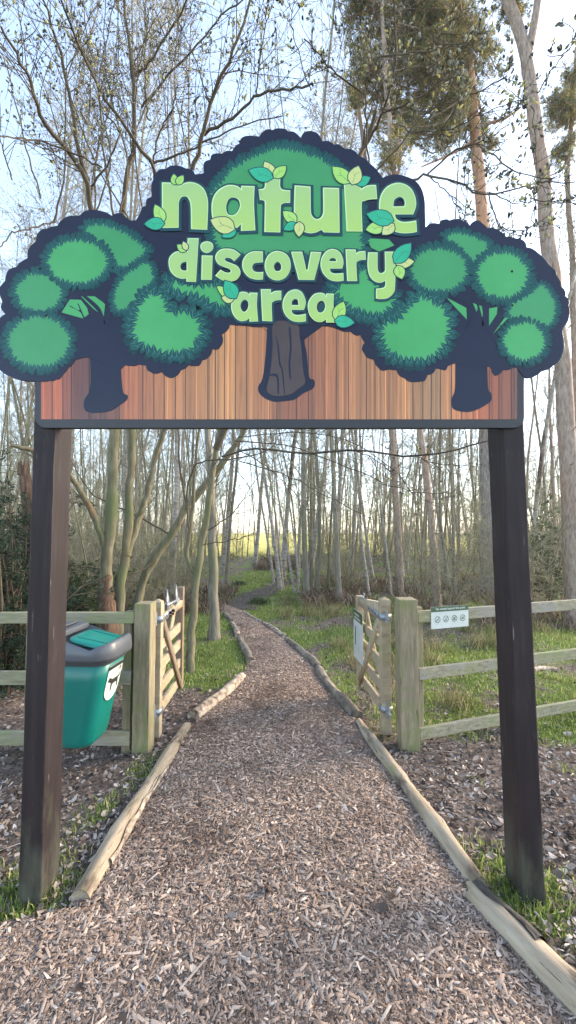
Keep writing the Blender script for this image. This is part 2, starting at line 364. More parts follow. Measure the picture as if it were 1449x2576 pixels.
nt.links.new(c, b.inputs['Base Color']); b.inputs['Roughness'].default_value = .9; b.inputs['Specular IOR Level'].default_value = .15
bump(nt, b, vo.outputs['Distance'], .8, .012)
me = np_mesh('path', np.stack([PX, PY, PZ], -1).reshape(-1, 3), q, None, [m], smooth=True)
tag(link('path', me), 'footpath of wood chippings curving left into the wood', 'path', kind='structure')
def pathz(x, y):
    u = np.clip((x-xl(y))/(xr(y)-xl(y)+1e-6), 0, 1)
    return gz(x, y)+.010+.028*np.sin(np.pi*u)**.6

# dirt trail beyond the chippings
ty = np.linspace(YEND-.5, TR[-1, 1], 26); tw = np.linspace(.55, .28, 26)*(1+.12*np.sin(ty*5))
tu = np.linspace(-1, 1, 7)
TX = xtrail(ty)[:, None]+tw[:, None]*tu; TY = np.repeat(ty[:, None], 7, 1)
k = 7; i, j = np.meshgrid(np.arange(k-1), np.arange(25)); i = i.ravel(); j = j.ravel()
me = np_mesh('dirt_trail', np.stack([TX, TY, gz(TX, TY)+.012-.010*np.abs(tu)**3], -1).reshape(-1, 3), np.stack([j*k+i, j*k+i+1, (j+1)*k+i+1, (j+1)*k+i], -1), None,
             [mat_noise('trodden_soil', [(.3, (.045, .036, .030)), (.7, (.12, .098, .082))], (1, 1, 1), 14, .95, .6, .01)], smooth=True)
tag(link('dirt_trail', me), 'narrow dark trodden trail through the grass', 'trail', kind='structure')

# ---- scattered pieces
def rot_frames(N, yaw, pitch, roll):
    cy_, sy_ = np.cos(yaw), np.sin(yaw); cp_, sp_ = np.cos(pitch), np.sin(pitch); cr_, sr_ = np.cos(roll), np.sin(roll)
    ex = np.stack([cy_*cp_, sy_*cp_, sp_], -1)
    ey0 = np.stack([-sy_, cy_, 0*yaw], -1); ez0 = np.cross(ex, ey0)
    ey = ey0*cr_[:, None]+ez0*sr_[:, None]
    return ex, ey, np.cross(ex, ey)
def scatter_prisms(name, P, L, W, T, yaw, pitch, roll, mat):
    """slivers: six-cornered wedges"""
    N = len(P); ex, ey, ez = rot_frames(N, yaw, pitch, roll)
    k1 = rng.uniform(.55, 1, N); k2 = rng.uniform(.35, .9, N)
    tpl = [(-.5, -.5, 0), (-.5*1, .5, 0), (.5, .5, 0), (.5, -.5, 0), (-.42, 0, 1), (.42, 0, 1)]
    V = np.zeros((N, 6, 3))
    for a, (x, y, z) in enumerate(tpl):
        ww = W*(k1 if x < 0 else k2)
        V[:, a] = P+ex*(x*L)[:, None]+ey*(y*ww)[:, None]+ez*(z*T)[:, None]
    o = (np.arange(N)*6)[:, None, None]
    q = (np.array([[0, 3, 5, 4], [1, 4, 5, 2]])[None]+o).reshape(-1, 4); t = (np.array([[0, 4, 1], [3, 2, 5]])[None]+o).reshape(-1, 3)
    return np_mesh(name, V.reshape(-1, 3), q, t, [mat])
def scatter_leaves(name, P, L, W, yaw, pitch, roll, curl, mat):
    N = len(P); ex, ey, ez = rot_frames(N, yaw, pitch, roll)
    V = np.zeros((N, 8, 3))
    for a, (x, w) in enumerate(((-.5, .16), (-.18, .5), (.18, .46), (.5, .1))):
        up = (abs(x)*2)**2*curl*L
        c = P+ex*(x*L)[:, None]+ez*up[:, None]
        V[:, a*2] = c+ey*(w*W)[:, None]+ez*(w*W*.35)[:, None]; V[:, a*2+1] = c-ey*(w*W)[:, None]
    o = (np.arange(N)*8)[:, None, None]
    q = (np.array([[0, 1, 3, 2], [2, 3, 5, 4], [4, 5, 7, 6]])[None]+o).reshape(-1, 4)
    return np_mesh(name, V.reshape(-1, 3), q, None, [mat])
def blades(name, P, H, W, lean, mat, seg=True):
    N = len(P); a = rng.uniform(0, 2*np.pi, N); la = rng.uniform(0, 2*np.pi, N)
    ex = np.stack([np.cos(a), np.sin(a), 0*a], -1); ld = np.stack([np.cos(la), np.sin(la), 0*a], -1)
    up = np.array([0, 0, 1.0])
    V = np.zeros((N, 5, 3))
    V[:, 0] = P-ex*(W/2)[:, None]; V[:, 1] = P+ex*(W/2)[:, None]
    mid = P+up*(H*.6)[:, None]+ld*(lean*H*.3)[:, None]
    V[:, 2] = mid+ex*(W*.36)[:, None]; V[:, 3] = mid-ex*(W*.36)[:, None]
    V[:, 4] = P+up*(H*(1-.25*lean))[:, None]+ld*(lean*H*.85)[:, None]
    o = (np.arange(N)*5)[:, None, None]
    q = (np.array([[0, 1, 2, 3]])[None]+o).reshape(-1, 4); t = (np.array([[3, 2, 4]])[None]+o).reshape(-1, 3)
    return np_mesh(name, V.reshape(-1, 3), q, t, [mat])
def ysample(n, lo, hi, p):      # pdf ~ y^-p
    u = rng.uniform(0, 1, n); e = 1-p
    return (lo**e+u*(hi**e-lo**e))**(1/e)

# wood chips
n = 200000
y = ysample(n, .95, YEND, 1.75); f = rng.uniform(-.015, 1.01, n)
x = xl(y)+(xr(y)-xl(y))*f
keep = (x > -2.6) & ((y > 1.5) | (x < xr(y))) & (rng.uniform(0, 1, n) < np.clip(.80+.45*pn(x, y, 2.1, 4)+.2*pn(x, y, 5, 6), .2, 1))
x, y = x[keep], y[keep]; n = len(x)
L = np.clip(rng.lognormal(math.log(.0080), .68, n), .0025, .085)*(1+.11*y); W = np.clip(L*rng.uniform(.18, .60, n), .0022, .013)*(1+.05*y); T = W*rng.uniform(.12, .38, n)
z = pathz(x, y)+rng.uniform(.0, .010, n)
tag(link('wood_chips', scatter_prisms('wood_chips', np.stack([x, y, z], -1), L, W, T, rng.uniform(0, 2*np.pi, n), rng.normal(0, .12, n), rng.normal(0, .26, n), M['chip'])),
    'loose pinkish brown wood chippings covering the footpath', 'wood chips', kind='stuff')

# dead leaves and bark bits off the path
n = 85000
y = ysample(n, 1.0, 11, 1.35); x = rng.uniform(-1, 1, n)*(1.2+.85*y)
off = ((x < xl(y)+.03) & (x > -4.6)) | (x > xr(y)-.03)
off = off | (rng.uniform(0, 1, n) < .018)
keep = off & (rng.uniform(0, 1, n) > grass_w(x, y)*.9)
x, y = x[keep], y[keep]; n = len(x)
h = n//2
P = np.stack([x, y, np.where((x > xl(y)) & (x < xr(y)), pathz(x, y)+.012, gz(x, y)+rng.uniform(.002, .022, n))], -1)
L = rng.uniform(.011, .036, n)*(1+.03*y)*np.where(rng.uniform(0, 1, n) < .04, 1.7, 1)
me1 = scatter_leaves('dead_leaves', P[:h], L[:h], L[:h]*rng.uniform(.4, .75, h), rng.uniform(0, 6.28, h), rng.normal(0, .3, h), rng.normal(0, .5, h), rng.uniform(-.2, .35, h), M['litter'])
tag(link('dead_leaves', me1), 'brown and grey dead leaves strewn on the soil', 'leaf litter', kind='stuff')
k = n-h
st_ = np.where(rng.uniform(0, 1, k) < .02, rng.uniform(3, 9, k), 1.0)
me2 = scatter_prisms('bark_bits', P[h:], L[h:]*.9*st_, np.minimum(L[h:]*.3, .009), np.minimum(L[h:]*.1, .006), rng.uniform(0, 6.28, k), rng.normal(0, .3, k)/st_, rng.normal(0, .6, k), M['litter'])
tag(link('bark_bits', me2), 'small bits of bark and twig strewn among the dead leaves', 'leaf litter', kind='stuff')

# grass
n = 420000
y = ysample(n, 1.2, 17, 1.25); x = rng.uniform(-1, 1, n)*(1.0+.80*y)
w = grass_w(x, y); keep = rng.uniform(0, 1, n) < np.where(w > .15, w, 0)**1.5*.85
x, y, w = x[keep], y[keep], w[keep]; n = len(x)
rough = np.clip(.5+1.1*pn(x, y, .9, 5), 0, 1)*(x > .3)*smooth01(2.9, 4, y)
H = rng.gamma(3, .0068, n)*(1+.9*rough)*(1+.2*(y < 2.6))+.008+.0025*y; H = np.minimum(H, .13)
P = np.stack([x, y, gz(x, y)-.004], -1)
tag(link('grass', blades('grass', P, H, rng.uniform(.003, .0055, n)*(1+.16*y), rng.uniform(.1, 1.0, n), M['grass'])), 'short green grass beside the footpath', 'grass', kind='stuff')
# paler rough grass tussocks behind the right-hand gate and fence
c = []
for q_ in range(300):
    yy = rng.uniform(3.6, 9.5); xx = rng.uniform(float(xr(yy))+.45, 4.6+.3*yy)
    if xx-float(xr(yy)) < 1.0 and rng.uniform() < .55: continue
    if pn(np.array(xx), np.array(yy), .8, 3) < -.15: continue
    k = rng.integers(60, 170); s = rng.uniform(.05, .16)
    c.append(np.stack([rng.normal(xx, s, k), rng.normal(yy, s, k), rng.uniform(.10, .30)*rng.uniform(.5, 1, k)], -1))
c = np.concatenate(c); H = c[:, 2].copy(); c[:, 2] = gz(c[:, 0], c[:, 1])-.005
tag(link('rough_grass', blades('rough_grass', c, H, rng.uniform(.004, .008, len(c)), rng.uniform(.3, 1.3, len(c)), M['grass_pale'])), 'pale straw coloured rough grass behind the fence', 'grass', kind='stuff')
# rush clump in the glade
def rush(px, py, lab, s, n=380):
    p = G(px, py); p[2] = float(gz(p[0], p[1]))
    P = np.stack([rng.normal(p[0], s, n), rng.normal(p[1], s, n), np.full(n, p[2]-.01)], -1)
    tag(link('rush_clump', blades('rush_clump', P, rng.uniform(.06, .20, n), rng.uniform(.008, .016, n), rng.uniform(.2, 1.1, n), M['ivy'])), lab, 'rush clump')
rush(650, 1518, 'dark green rush clump by itself on the bright grass right of the trail', .09)
rush(602, 1470, 'dark green rush clump left of the trail under the trees', .08)
rush(700, 1464, 'dark green rush clump at the far end of the trail', .09)
# dead bracken banks
def bracken(zones, name, lab):
    c = []
    for (x0, x1, y0, y1, k, h0, h1) in zones:
        xx = rng.uniform(x0, x1, k); yy = rng.uniform(y0, y1, k)
        ok = pn(xx, yy, 1.2, 8) > -.25
        c.append(np.stack([xx, yy, rng.uniform(h0, h1, k)], -1)[ok])
    c = np.concatenate(c); H = c[:, 2].copy(); c[:, 2] = gz(c[:, 0], c[:, 1])-.01
    tag(link(name, blades(name, c, H, rng.uniform(.010, .028, len(c)), rng.uniform(.4, 1.7, len(c)), M['bracken'])), lab, 'bracken', kind='stuff')
bracken([(.35, 1.9, 8.3, 10.5, 1500, .10, .40), (.9, 3.3, 10, 13, 1800, .15, .45), (2.3, 5.2, 6.5, 9.5, 2400, .12, .40), (4, 9, 8.5, 13, 3000, .15, .5), (-3.2, -1.3, 7.5, 11, 2600, .08, .35), (-4.6, -2.3, 4.2, 7, 2600, .10, .4), (-1.4, 0.6, 16.5, 21, 3000, .15, .45)],
        'dead_bracken', 'reddish brown dead bracken on the wood floor')

# ---- logs edging the path
def log(p, q, r0, r1, mat, lab, seed, endcut=0.0, bark=None, lift=.55, cat='log'):
    rs = np.random.default_rng(seed)
    a = np.array([p[0], p[1]]); c = np.array([q[0], q[1]]); n = max(8, int(np.linalg.norm(c-a)/.055)); k = 18
    t = np.linspace(0, 1, n); xy = a+(c-a)*t[:, None]
    d = (c-a)/np.linalg.norm(c-a); nrm = np.array([-d[1], d[0]])
    bow = rs.normal(0, .012)*np.sin(np.pi*t)+.004*np.sin(t*9+rs.uniform(0, 6))
    xy = xy+nrm*bow[:, None]
    r = .90*(r0+(r1-r0)*t)+.0035*np.sin(t*n*.5+rs.uniform(0, 6))+rs.normal(0, .0012, n)
    for kn in range(max(2, n//9)):
        c0 = rs.uniform(.05, .95); r = r+rs.uniform(.002, .008)*np.exp(-((t-c0)/rs.uniform(.01, .03))**2)
    z = gz(xy[:, 0], xy[:, 1])+r*lift
    ang = np.arange(k)/k*2*np.pi
    jit = 1+.05*np.sin(3*ang[None]+rs.uniform(0, 6)+t[:, None]*7)+.03*np.sin(5*ang[None]-t[:, None]*11)+rs.normal(0, .02, (n, k))
    ca = np.cos(ang)[None]*jit*r[:, None]; sa = np.sin(ang)[None]*jit*r[:, None]
    base = np.array([xy[0, 0], xy[0, 1], 0.0])
    V = np.zeros((n, k, 3)); V[..., :2] = xy[:, None]+nrm*ca[..., None]; V[..., 2] = z[:, None]+sa
    V[0, :, :2] -= d*(rs.normal(0, .006, k)[:, None]); V[-1, :, :2] += d*(rs.normal(0, .006, k)[:, None])
    V -= base
    TH = math.atan2(d[1], d[0]); RM = np.array([[math.cos(TH), math.sin(TH), 0], [-math.sin(TH), math.cos(TH), 0], [0, 0, 1]]); V = V@RM.T; dl = np.array([1.0, 0, 0])
    i = np.arange(n-1)[:, None]; j = np.arange(k)[None]
    qd = np.stack([i*k+j, (i+1)*k+j, (i+1)*k+(j+1) % k, i*k+(j+1) % k], -1).reshape(-1, 4)
    B = Buf(); B.add(V.reshape(-1, 3), qd)
    for e, s in ((0, 1), (n-1, -1)):
        cen = V[e].mean(0)+dl*(.004 if s > 0 else -.004)
        B.add(np.vstack([V[e], cen]), None, [[k, b_, (b_+1) % k] if s < 0 else [k, (b_+1) % k, b_] for b_ in range(k)])
    o = link('log', B.mesh('log', [mat], True)); o.location = base; o.rotation_euler = (0, 0, TH)
    tag(o, lab, cat, 'logs edging the footpath' if cat == 'log' else None)
    if bark:
        (t0, t1, a0, a1, bm_) = bark
        ii = [w for w in range(n) if t0 <= t[w] <= t1]; kk = np.linspace(a0, a1, 8)
        BV = []
        for w in ii:
            wob = .16*math.sin(w*1.7)+.1*math.sin(w*.6)
            for h_, A in enumerate(kk):
                A2 = A+(wob if h_ in (0, 7) else 0)
                rr = (r[w]+.006+(0 if h_ in (0, 7) else .003))*(1+.05*math.sin(3*A2+0)+rs.normal(0, .012))
                BV.append([*(xy[w]+nrm*math.cos(A2)*rr), z[w]+math.sin(A2)*rr])
        BV = (np.array(BV)-base)@RM.T; n2 = len(ii)
        inner = BV.copy(); cl = (np.array([[*(xy[w]), z[w]] for w in ii])-base)@RM.T
        inner = BV+(np.repeat(cl, 8, 0)-BV)*.16
        i = np.arange(n2-1)[:, None]; j = np.arange(7)[None]
        qo = np.stack([i*8+j, (i+1)*8+j, (i+1)*8+j+1, i*8+j+1], -1).reshape(-1, 4)
        edge = [[w*8, (w+1)*8, (w+1)*8+n2*8, w*8+n2*8] for w in range(n2-1)]+[[w*8+7, w*8+7+n2*8, (w+1)*8+7+n2*8, (w+1)*8+7] for w in range(n2-1)]
        Bb = Buf(); Bb.add(np.vstack([BV, inner]), np.vstack([qo, edge]))
        link('bark', Bb.mesh('bark', [bm_], True), o)
    return o
g = lambda x, y: G(x, y)
log(g(1512, 2600), g(1192, 2262), .060, .054, M['log'], 'thick pale log with a dark strip of bark, nearest on the right of the path', 1, bark=(.42, 1.0, 1.65, 2.95, M['log_bark']))
log(g(1208, 2243), g(900, 1826), .050, .044, M['log'], 'long smooth pale log past the right signpost, cut end burnt black', 2)
log(g(903, 1812), g(800, 1688), .055, .050, M['log_grey'], 'short dark rough log between the right gate and the path', 3)
log(g(803, 1687), g(722, 1612), .055, .05, M['log_grey'], 'grey knotty log beyond the right gate beside the grass', 4)
log(g(718, 1606), g(664, 1573), .05, .045, M['log_white'], 'pale thin log along the right of the path where it bends left', 5)
log(g(658, 1571), g(612, 1541), .04, .04, M['log_white'], 'farthest pale log on the right where the chippings end', 6)
log(g(200, 2275), g(470, 1836), .050, .046, M['log'], 'long yellowish log with peeling bark beside the left signpost', 7, bark=(.08, .62, 2.6, 3.7, M['log_white']))
log(g(486, 1812), g(610, 1712), .060, .055, M['log_white'], 'pinkish white log lying past the left gate', 8, bark=None)
log(g(630, 1672), g(602, 1612), .055, .05, M['log_grey'], 'dark ended grey log on the left inner bend of the path', 9)
log(g(598, 1604), g(584, 1574), .045, .045, M['log_white'], 'small pale log between two dark ones on the left bend', 10)
log(g(582, 1568), g(566, 1548), .045, .045, M['log_grey'], 'farthest small log on the left before the straight grey trunk', 11)
log(g(672, 1473), g(712, 1476), .05, .04, M['log_white'], 'white fallen birch log in the grass at the end of the trail', 12, cat='fallen log')
log(g(1340, 1692), g(1402, 1683), .035, .03, M['log_white'], 'pale broken branch lying in the grass behind the right fence', 13, cat='fallen branch')
# ------------------------------------------------------------------ the entrance sign
YS = 1.745                       # depth of the sign face
FR = {'A': (560, 620, 600/1449), 'B': (1100, 620, 600/1449), 'C': (640, 920, 600/1449), 'E': (1140, 920, 600/1449), 'L': (0, 820, 640/1449), 'R': (1640, 820, 640/1449),
      'M': (480, 500, 1240/1449), 'P': (400, 1150, 700/1449), 'Q': (1000, 1150, 700/1449), 'c1': (0, 500, 1152/1449), 'c2': (1152, 500, 1152/1449), 'D': (0, 0, 2304/1449)}
KD = 1449/2304
def parse(s, fr):
    out = []; f = FR[fr]
    for tok in s.split():
        if tok in FR: f = FR[tok]; continue
        cn = tok.endswith('c')
        x, y = (tok[:-1] if cn else tok).split(',')
        out.append(((f[0]+float(x)*f[2])*KD, (f[1]+float(y)*f[2])*KD, cn))
    return out
def smooth_poly(p, n=5):
    N = len(p); out = []
    for i in range(N):
        a, b = p[i], p[(i+1) % N]
        p1 = np.array(a[:2]); p2 = np.array(b[:2])
        if a[2] and b[2]: out.append(p1); continue
        p0 = p1 if a[2] else np.array(p[i-1][:2]); p3 = p2 if b[2] else np.array(p[(i+2) % N][:2])
        for t in np.arange(n)/n:
            out.append(.5*((2*p1)+(-p0+p2)*t+(2*p0-5*p1+4*p2-p3)*t*t+(-p0+3*p1-3*p2+p3)*t**3))
    return np.array(out)
def to_local(pD):
    r = np.array([at(x, y, YS) for x, y in pD]); return r[:, [0, 2]]
def shape(s, fr, n=5): return to_local(smooth_poly(parse(s, fr), n))
PRINT = .16      # the artwork is a thin print: its layers lie within about 4 mm
def area(p): return .5*np.sum(p[:, 0]*np.roll(p[:, 1], -1)-np.roll(p[:, 0], -1)*p[:, 1])
def grow(p, d):
    if area(p) < 0: p = p[::-1]
    e = np.roll(p, -1, 0)-p; e /= np.linalg.norm(e, axis=1, keepdims=True)+1e-9
    nn_ = np.stack([e[:, 1], -e[:, 0]], -1); v = nn_+np.roll(nn_, 1, 0); v /= np.linalg.norm(v, axis=1, keepdims=True)+1e-9
    c = np.clip(np.sum(v*nn_, 1, keepdims=True), .5, 1)
    return p+v*d/c
def flat_mesh(name, polys, front, thick, mats, bev=0.0):
    """fills closed outlines (holes by nesting) and gives them thickness; front = metres in front of the sign plane"""
    cu = bpy.data.curves.new(name, 'CURVE'); cu.dimensions = '2D'; cu.fill_mode = 'BOTH'; cu.extrude = thick/2-bev
    if bev: cu.bevel_depth = bev; cu.bevel_resolution = 1
    for p in polys:
        sp_ = cu.splines.new('POLY'); sp_.points.add(len(p)-1); sp_.use_cyclic_u = True
        sp_.points.foreach_set('co', np.c_[p, np.zeros(len(p)), np.ones(len(p))].ravel())
    if front > .0101: front = .0103+(front-.0103)*PRINT; thick *= PRINT; cu.extrude = thick/2
    o = bpy.data.objects.new(name, cu); COL.objects.link(o)
    dg = bpy.context.evaluated_depsgraph_get(); dg.update()
    me = bpy.data.meshes.new_from_object(o.evaluated_get(dg), depsgraph=dg)
    bpy.data.objects.remove(o); bpy.data.curves.remove(cu)
    n = len(me.vertices); co = np.empty(n*3, np.float32); me.vertices.foreach_get('co', co); co = co.reshape(-1, 3)
    new = np.stack([co[:, 0], -co[:, 2]-front+thick/2, co[:, 1]], -1)
    me.vertices.foreach_set('co', np.ascontiguousarray(new, np.float32).ravel())
    me.materials.clear()
    for m_ in mats: me.materials.append(m_)
    me.name = name; me.update()
    return me
def print_mat(name, c, c2=None, sc=3.0, rough=.16):
    m, nt, b = new_mat(name)
    n = noise(nt, (1, 1, 1), sc, 4)
    nt.links.new(ramp(nt, n, [(.3, c), (.7, c2 or c)]), b.inputs['Base Color'])
    b.inputs['Roughness'].default_value = rough; b.inputs['Specular IOR Level'].default_value = .38
    return m
S = {'navy': print_mat('navy_print', (.009, .012, .028), (.013, .017, .037)),
     'green': print_mat('leaf_green_print', (.046, .295, .080), (.062, .335, .10), 4),
     'green2': print_mat('mid_green_print', (.038, .245, .078), (.048, .275, .095), 4),
     'leaf': print_mat('dark_teal_print', (.006, .058, .056), (.010, .078, .070), 9),
     'under': print_mat('deep_teal_print', (.007, .022, .034), (.009, .030, .040), 6),
     'leaf2': print_mat('dim_teal_print', (.006, .034, .040), (.009, .044, .047), 9),
     'vein': print_mat('pale_teal_print', (.07, .26, .20)),
     'shade': print_mat('letter_edge_print', (.012, .050, .062), (.016, .065, .075), 5),
     'lite': print_mat('letter_highlight_print', (.50, .70, .34)),
     'lime': print_mat('lime_print', (.30, .56, .10), (.36, .60, .15), 8), 'yel': print_mat('yellow_leaf_print', (.48, .55, .17), (.55, .58, .24), 8), 'tl': print_mat('teal_leaf_print', (.015, .34, .17), (.03, .40, .22), 8),
     'lvein': print_mat('leaf_vein_print', (.030, .16, .045)), 'frame': print_mat('dark_frame', (.016, .016, .020), (.024, .023, .027), 6, .35), 'trunk': print_mat('trunk_print', (.050, .031, .027), (.070, .045, .036), 5)}
for k_ in ('navy', 'shade', 'leaf', 'leaf2', 'under'): S[k_].node_tree.nodes['Principled BSDF'].inputs['Specular IOR Level'].default_value = .25
m, nt, b = new_mat('letter_print')
tc = nd(nt, 'ShaderNodeTexCoord'); sx = nd(nt, 'ShaderNodeSeparateXYZ'); nt.links.new(tc.outputs['Generated'], sx.inputs[0])
nt.links.new(ramp(nt, sx.outputs[2], [(.0, (.36, .54, .115)), (.55, (.33, .51, .15)), (1, (.31, .49, .185))]), b.inputs['Base Color']); b.inputs['Roughness'].default_value = .16
S['letter'] = m

SIGN = empty('entrance_sign', (0, YS, 0))
tag(SIGN, 'green tree shaped nature discovery area sign on two tall brown posts', 'sign')
def sign_part(name, me, parent=SIGN): return link(name, me, parent)

# silhouettes
CROWN = """L 325,1600 230,1597 120,1568 45,1528 -5,1478 -28,1400 -12,1340 -30,1250 -12,1180 -25,1120 5,1042c 40,1010 62,1000c 22,940 34,890 20,850c 2,790 8,760 58,702c 75,625 110,590 165,572c
 185,540 215,522 262,492c 265,430 285,390 338,342c 345,290 385,240 440,230c 470,212 500,208 532,204c 560,160 620,120 680,114c 700,110 720,112 735,108c 770,75 830,60 900,66 975,84 1022,116c 1060,92 1110,92 1152,130c 1180,150 1205,155 1238,155c
 M 95,425 108,395 124,385c 128,360 136,350 152,345c 150,310 152,280 166,250c 175,228 195,215 215,216c 240,200 280,200 310,212c 330,215 345,225 352,240c 372,238 385,236 394,232c 392,200 400,180 424,172c 430,150 455,142 480,144c
 490,135 505,130 525,132c 535,115 545,105 558,98c 570,70 600,60 630,62c 640,62 648,64 652,64c 665,45 690,30 712,34c 735,26 770,28 785,40c 810,42 830,55 845,72c 860,45 890,38 920,48 935,65 945,86c 965,84 985,90 1000,102c 1020,100 1035,110 1050,122c 1075,122 1100,135 1112,152c
 1130,160 1150,172 1165,188 1195,215 1225,256c 1250,245 1290,240 1330,248 1375,268 1405,305 1420,360 1422,420 1424,485c
 R 140,215c 170,188 215,180 258,188c 275,155 320,145 352,156c 380,145 440,142 470,160 510,175 530,205c 560,170 610,155 650,185 675,205 690,228c 730,220 780,235 815,258 845,275 858,305c 890,300 930,310 950,318c 990,322 1030,350 1045,398c 1085,405 1120,425 1148,448c 1185,480 1220,520 1240,550c
 1275,580 1305,610 1312,650c 1335,680 1355,720 1358,752c 1385,780 1395,810 1392,838c 1420,860 1428,890 1420,922c 1430,960 1430,1010 1418,1060c 1400,1090 1390,1100 1378,1120c 1368,1150 1372,1190 1380,1235 1384,1290 1370,1350 1350,1400 1320,1440 1278,1466c 1250,1490 1215,1500 1180,1512c 1150,1540 1110,1560 1060,1572 1020,1562c
 985,1520 960,1478c 935,1480 915,1485 900,1492c 880,1500 855,1500 830,1502c 810,1530 780,1548 758,1552c 735,1520 728,1490 715,1470c 600,1475c 412,1440c 385,1445 360,1455 335,1465c 325,1490 315,1500 300,1502c 275,1495 245,1488 225,1488c 210,1520 180,1540 150,1545c 140,1575 120,1600 80,1602c
 Q 1400,786 1335,788 1300,778 1275,756c 1240,740 1220,715 1210,690c 1190,690 1170,688 1150,682c 1115,692 1080,690 1060,670 1035,640 1020,602c 990,595 960,578 940,545 925,520 930,490 946,466c 935,445 920,420 912,400c 880,405 850,390 830,372c 800,375 770,372 745,362 715,350 690,340c 650,330 620,330 600,326c 455,432c 145,372c 120,350 100,328 70,328c 0,335
 P 1340,326 1270,330 1210,326 1150,322c 1125,322 1100,318 1078,316c 1068,345 1050,368 1010,398c 1020,430 1015,470 985,515c 965,520 945,518 930,520c 925,550 910,575 882,598c 870,604 855,606 848,610c 835,640 815,655 790,656 760,655 738,648c 725,660 712,675 690,684 675,688c 660,715 640,735 610,752 580,752 545,735 515,704c 490,715 450,718 425,705 400,690 385,650c 360,650 340,645 322,644c 300,655 275,656 250,654 230,652 212,648c 185,680c
 L 835,1400c 800,1388 770,1388 740,1396 690,1412c 672,1440 655,1462 632,1478c 615,1500 600,1520 582,1538c 565,1562 545,1582 520,1586c 490,1600 460,1596 435,1604 380,1606"""
crown = shape(CROWN, 'L', 4)
sign_part('crown_board', flat_mesh('crown_board', [crown], .010, .012, [S['navy']], .0006))
# plank panel with a dark frame and rounded lower corners
def rect(x0, y0, x1, y1, rad, top=False):
    pts = [(x0, y0)]
    for cx_, cy_, a0 in ((x1-rad, y1-rad, 0), (x0+rad, y1-rad, 90)):
        pts += [] if a0 else [(x1, y0)]
        pts += [(cx_+rad*math.cos(R(a0+a)), cy_+rad*math.sin(R(a0+a))) for a in range(0, 91, 15)]
    return to_local(np.array(pts))
panel = rect(92, 900, 1316, 1077, 26)
sign_part('plank_panel', flat_mesh('plank_panel', [panel], .0072, .014, [S['frame']], .0008))
m, nt, b = new_mat('plank_print')
vc = nd(nt, 'ShaderNodeVertexColor', layer_name='tint')
st = ramp(nt, noise(nt, (22, 1, .7), 5, 5, .6), [(.3, (.70, .68, .66)), (.5, (1, 1, 1)), (.75, (1.18, 1.16, 1.12))])
nt.links.new(mix(nt, 1.0, vc.outputs[0], st, 'MULTIPLY'), b.inputs['Base Color']); b.inputs['Roughness'].default_value = .16
S['plank'] = m
V = []; Qd = []; C = []; prs = np.random.default_rng(21); xx = 106.0; key = [(106, (160, 88, 56)), (150, (168, 96, 62)), (205, (104, 62, 50)), (250, (82, 54, 48)), (320, (164, 104, 74)), (420, (186, 134, 96)), (560, (192, 148, 108)), (660, (178, 130, 96)), (740, (140, 92, 72)), (800, (156, 108, 82)), (900, (178, 134, 102)), (1010, (186, 140, 104)), (1090, (158, 132, 108)), (1135, (202, 146, 106)), (1220, (178, 106, 74)), (1302, (104, 70, 60))]
def ktint(x):
    a = [k_[0] for k_ in key]
    return np.array([np.interp(x, a, [k_[1][c_] for k_ in key]) for c_ in range(3)])
def strip(x0, x1, col, y):
    i = len(V); A = to_local(np.array([(x0, 1056), (x1, 1056), (x1, 800), (x0, 800)]))
    for p in A: V.append((p[0], -y, p[1])); C.append((*srgb(*col), 1))
    Qd.append((i, i+1, i+2, i+3))
while xx < 1298:
    w_ = prs.uniform(18, 31); x2 = min(xx+w_, 1300); col = np.minimum(ktint((xx+x2)/2)*prs.uniform(.90, 1.08)*np.array([.97, .86, .69]), 255)
    strip(xx, x2, col, .0077)
    for z_ in range(prs.integers(1, 4)):
        a_ = prs.uniform(xx+2, x2-6); strip(a_, a_+prs.uniform(2, 7), col*prs.uniform(.80, 1.16), .0080+.0001*z_)
    if prs.uniform() < .8: strip(x2-1.3, x2+.7, col*(.42 if prs.uniform() < .8 else 1.35), .0085)
    xx = x2
pm = np_mesh('plank_artwork', np.array(V), Qd, None, [S['plank']], attr={'tint': np.array(C)})
sign_part('plank_artwork', pm)

# trunks
T1 = "452,1080c 462,1250 455,1340 430,1385 428,1425 445,1446 500,1450 560,1441 600,1416 640,1388 646,1364 622,1342 612,1220 614,1080c"
T3 = "838,1080c 838,1250 835,1340 818,1385 828,1430 880,1446 930,1441 985,1415 1018,1388 1016,1352 1002,1330 998,1200 1002,1080c"
T2 = "145,290c 130,560 105,755 74,815 68,850 82,885 130,925 200,950 280,946 370,932 440,882 520,842 536,795 522,766 490,745 470,560 455,430 540,345 600,290c"
for s_, f_ in ((T1, 'c1'), (T2, 'Q'), (T3, 'c2')):
    sign_part('trunk_motif', flat_mesh('trunk_motif', [shape(s_, f_)], .0094 if f_ == 'Q' else .0098, .004, [S['navy']]))
inner = shape("200,300 188,500 170,700 142,830 152,880 215,905 330,892 400,845 455,795 440,700 425,520 410,420 385,310", 'Q')
i_o = sign_part('bark_motif', flat_mesh('bark_motif', [inner], .0135, .0009, [S['trunk']]), SIGN)
for s_ in ("210,400 240,500 255,640 275,700 290,880 282,880 262,700 240,640 228,500", "150,740 190,720 235,740 240,880 228,880 222,760 190,740", "320,350 330,500 318,640 328,760 340,760 334,640 345,500 336,350"):
    sign_part('bark_line', flat_mesh('bark_line', [shape(s_, 'Q')], .0136, .0005, [S['navy']]), i_o)

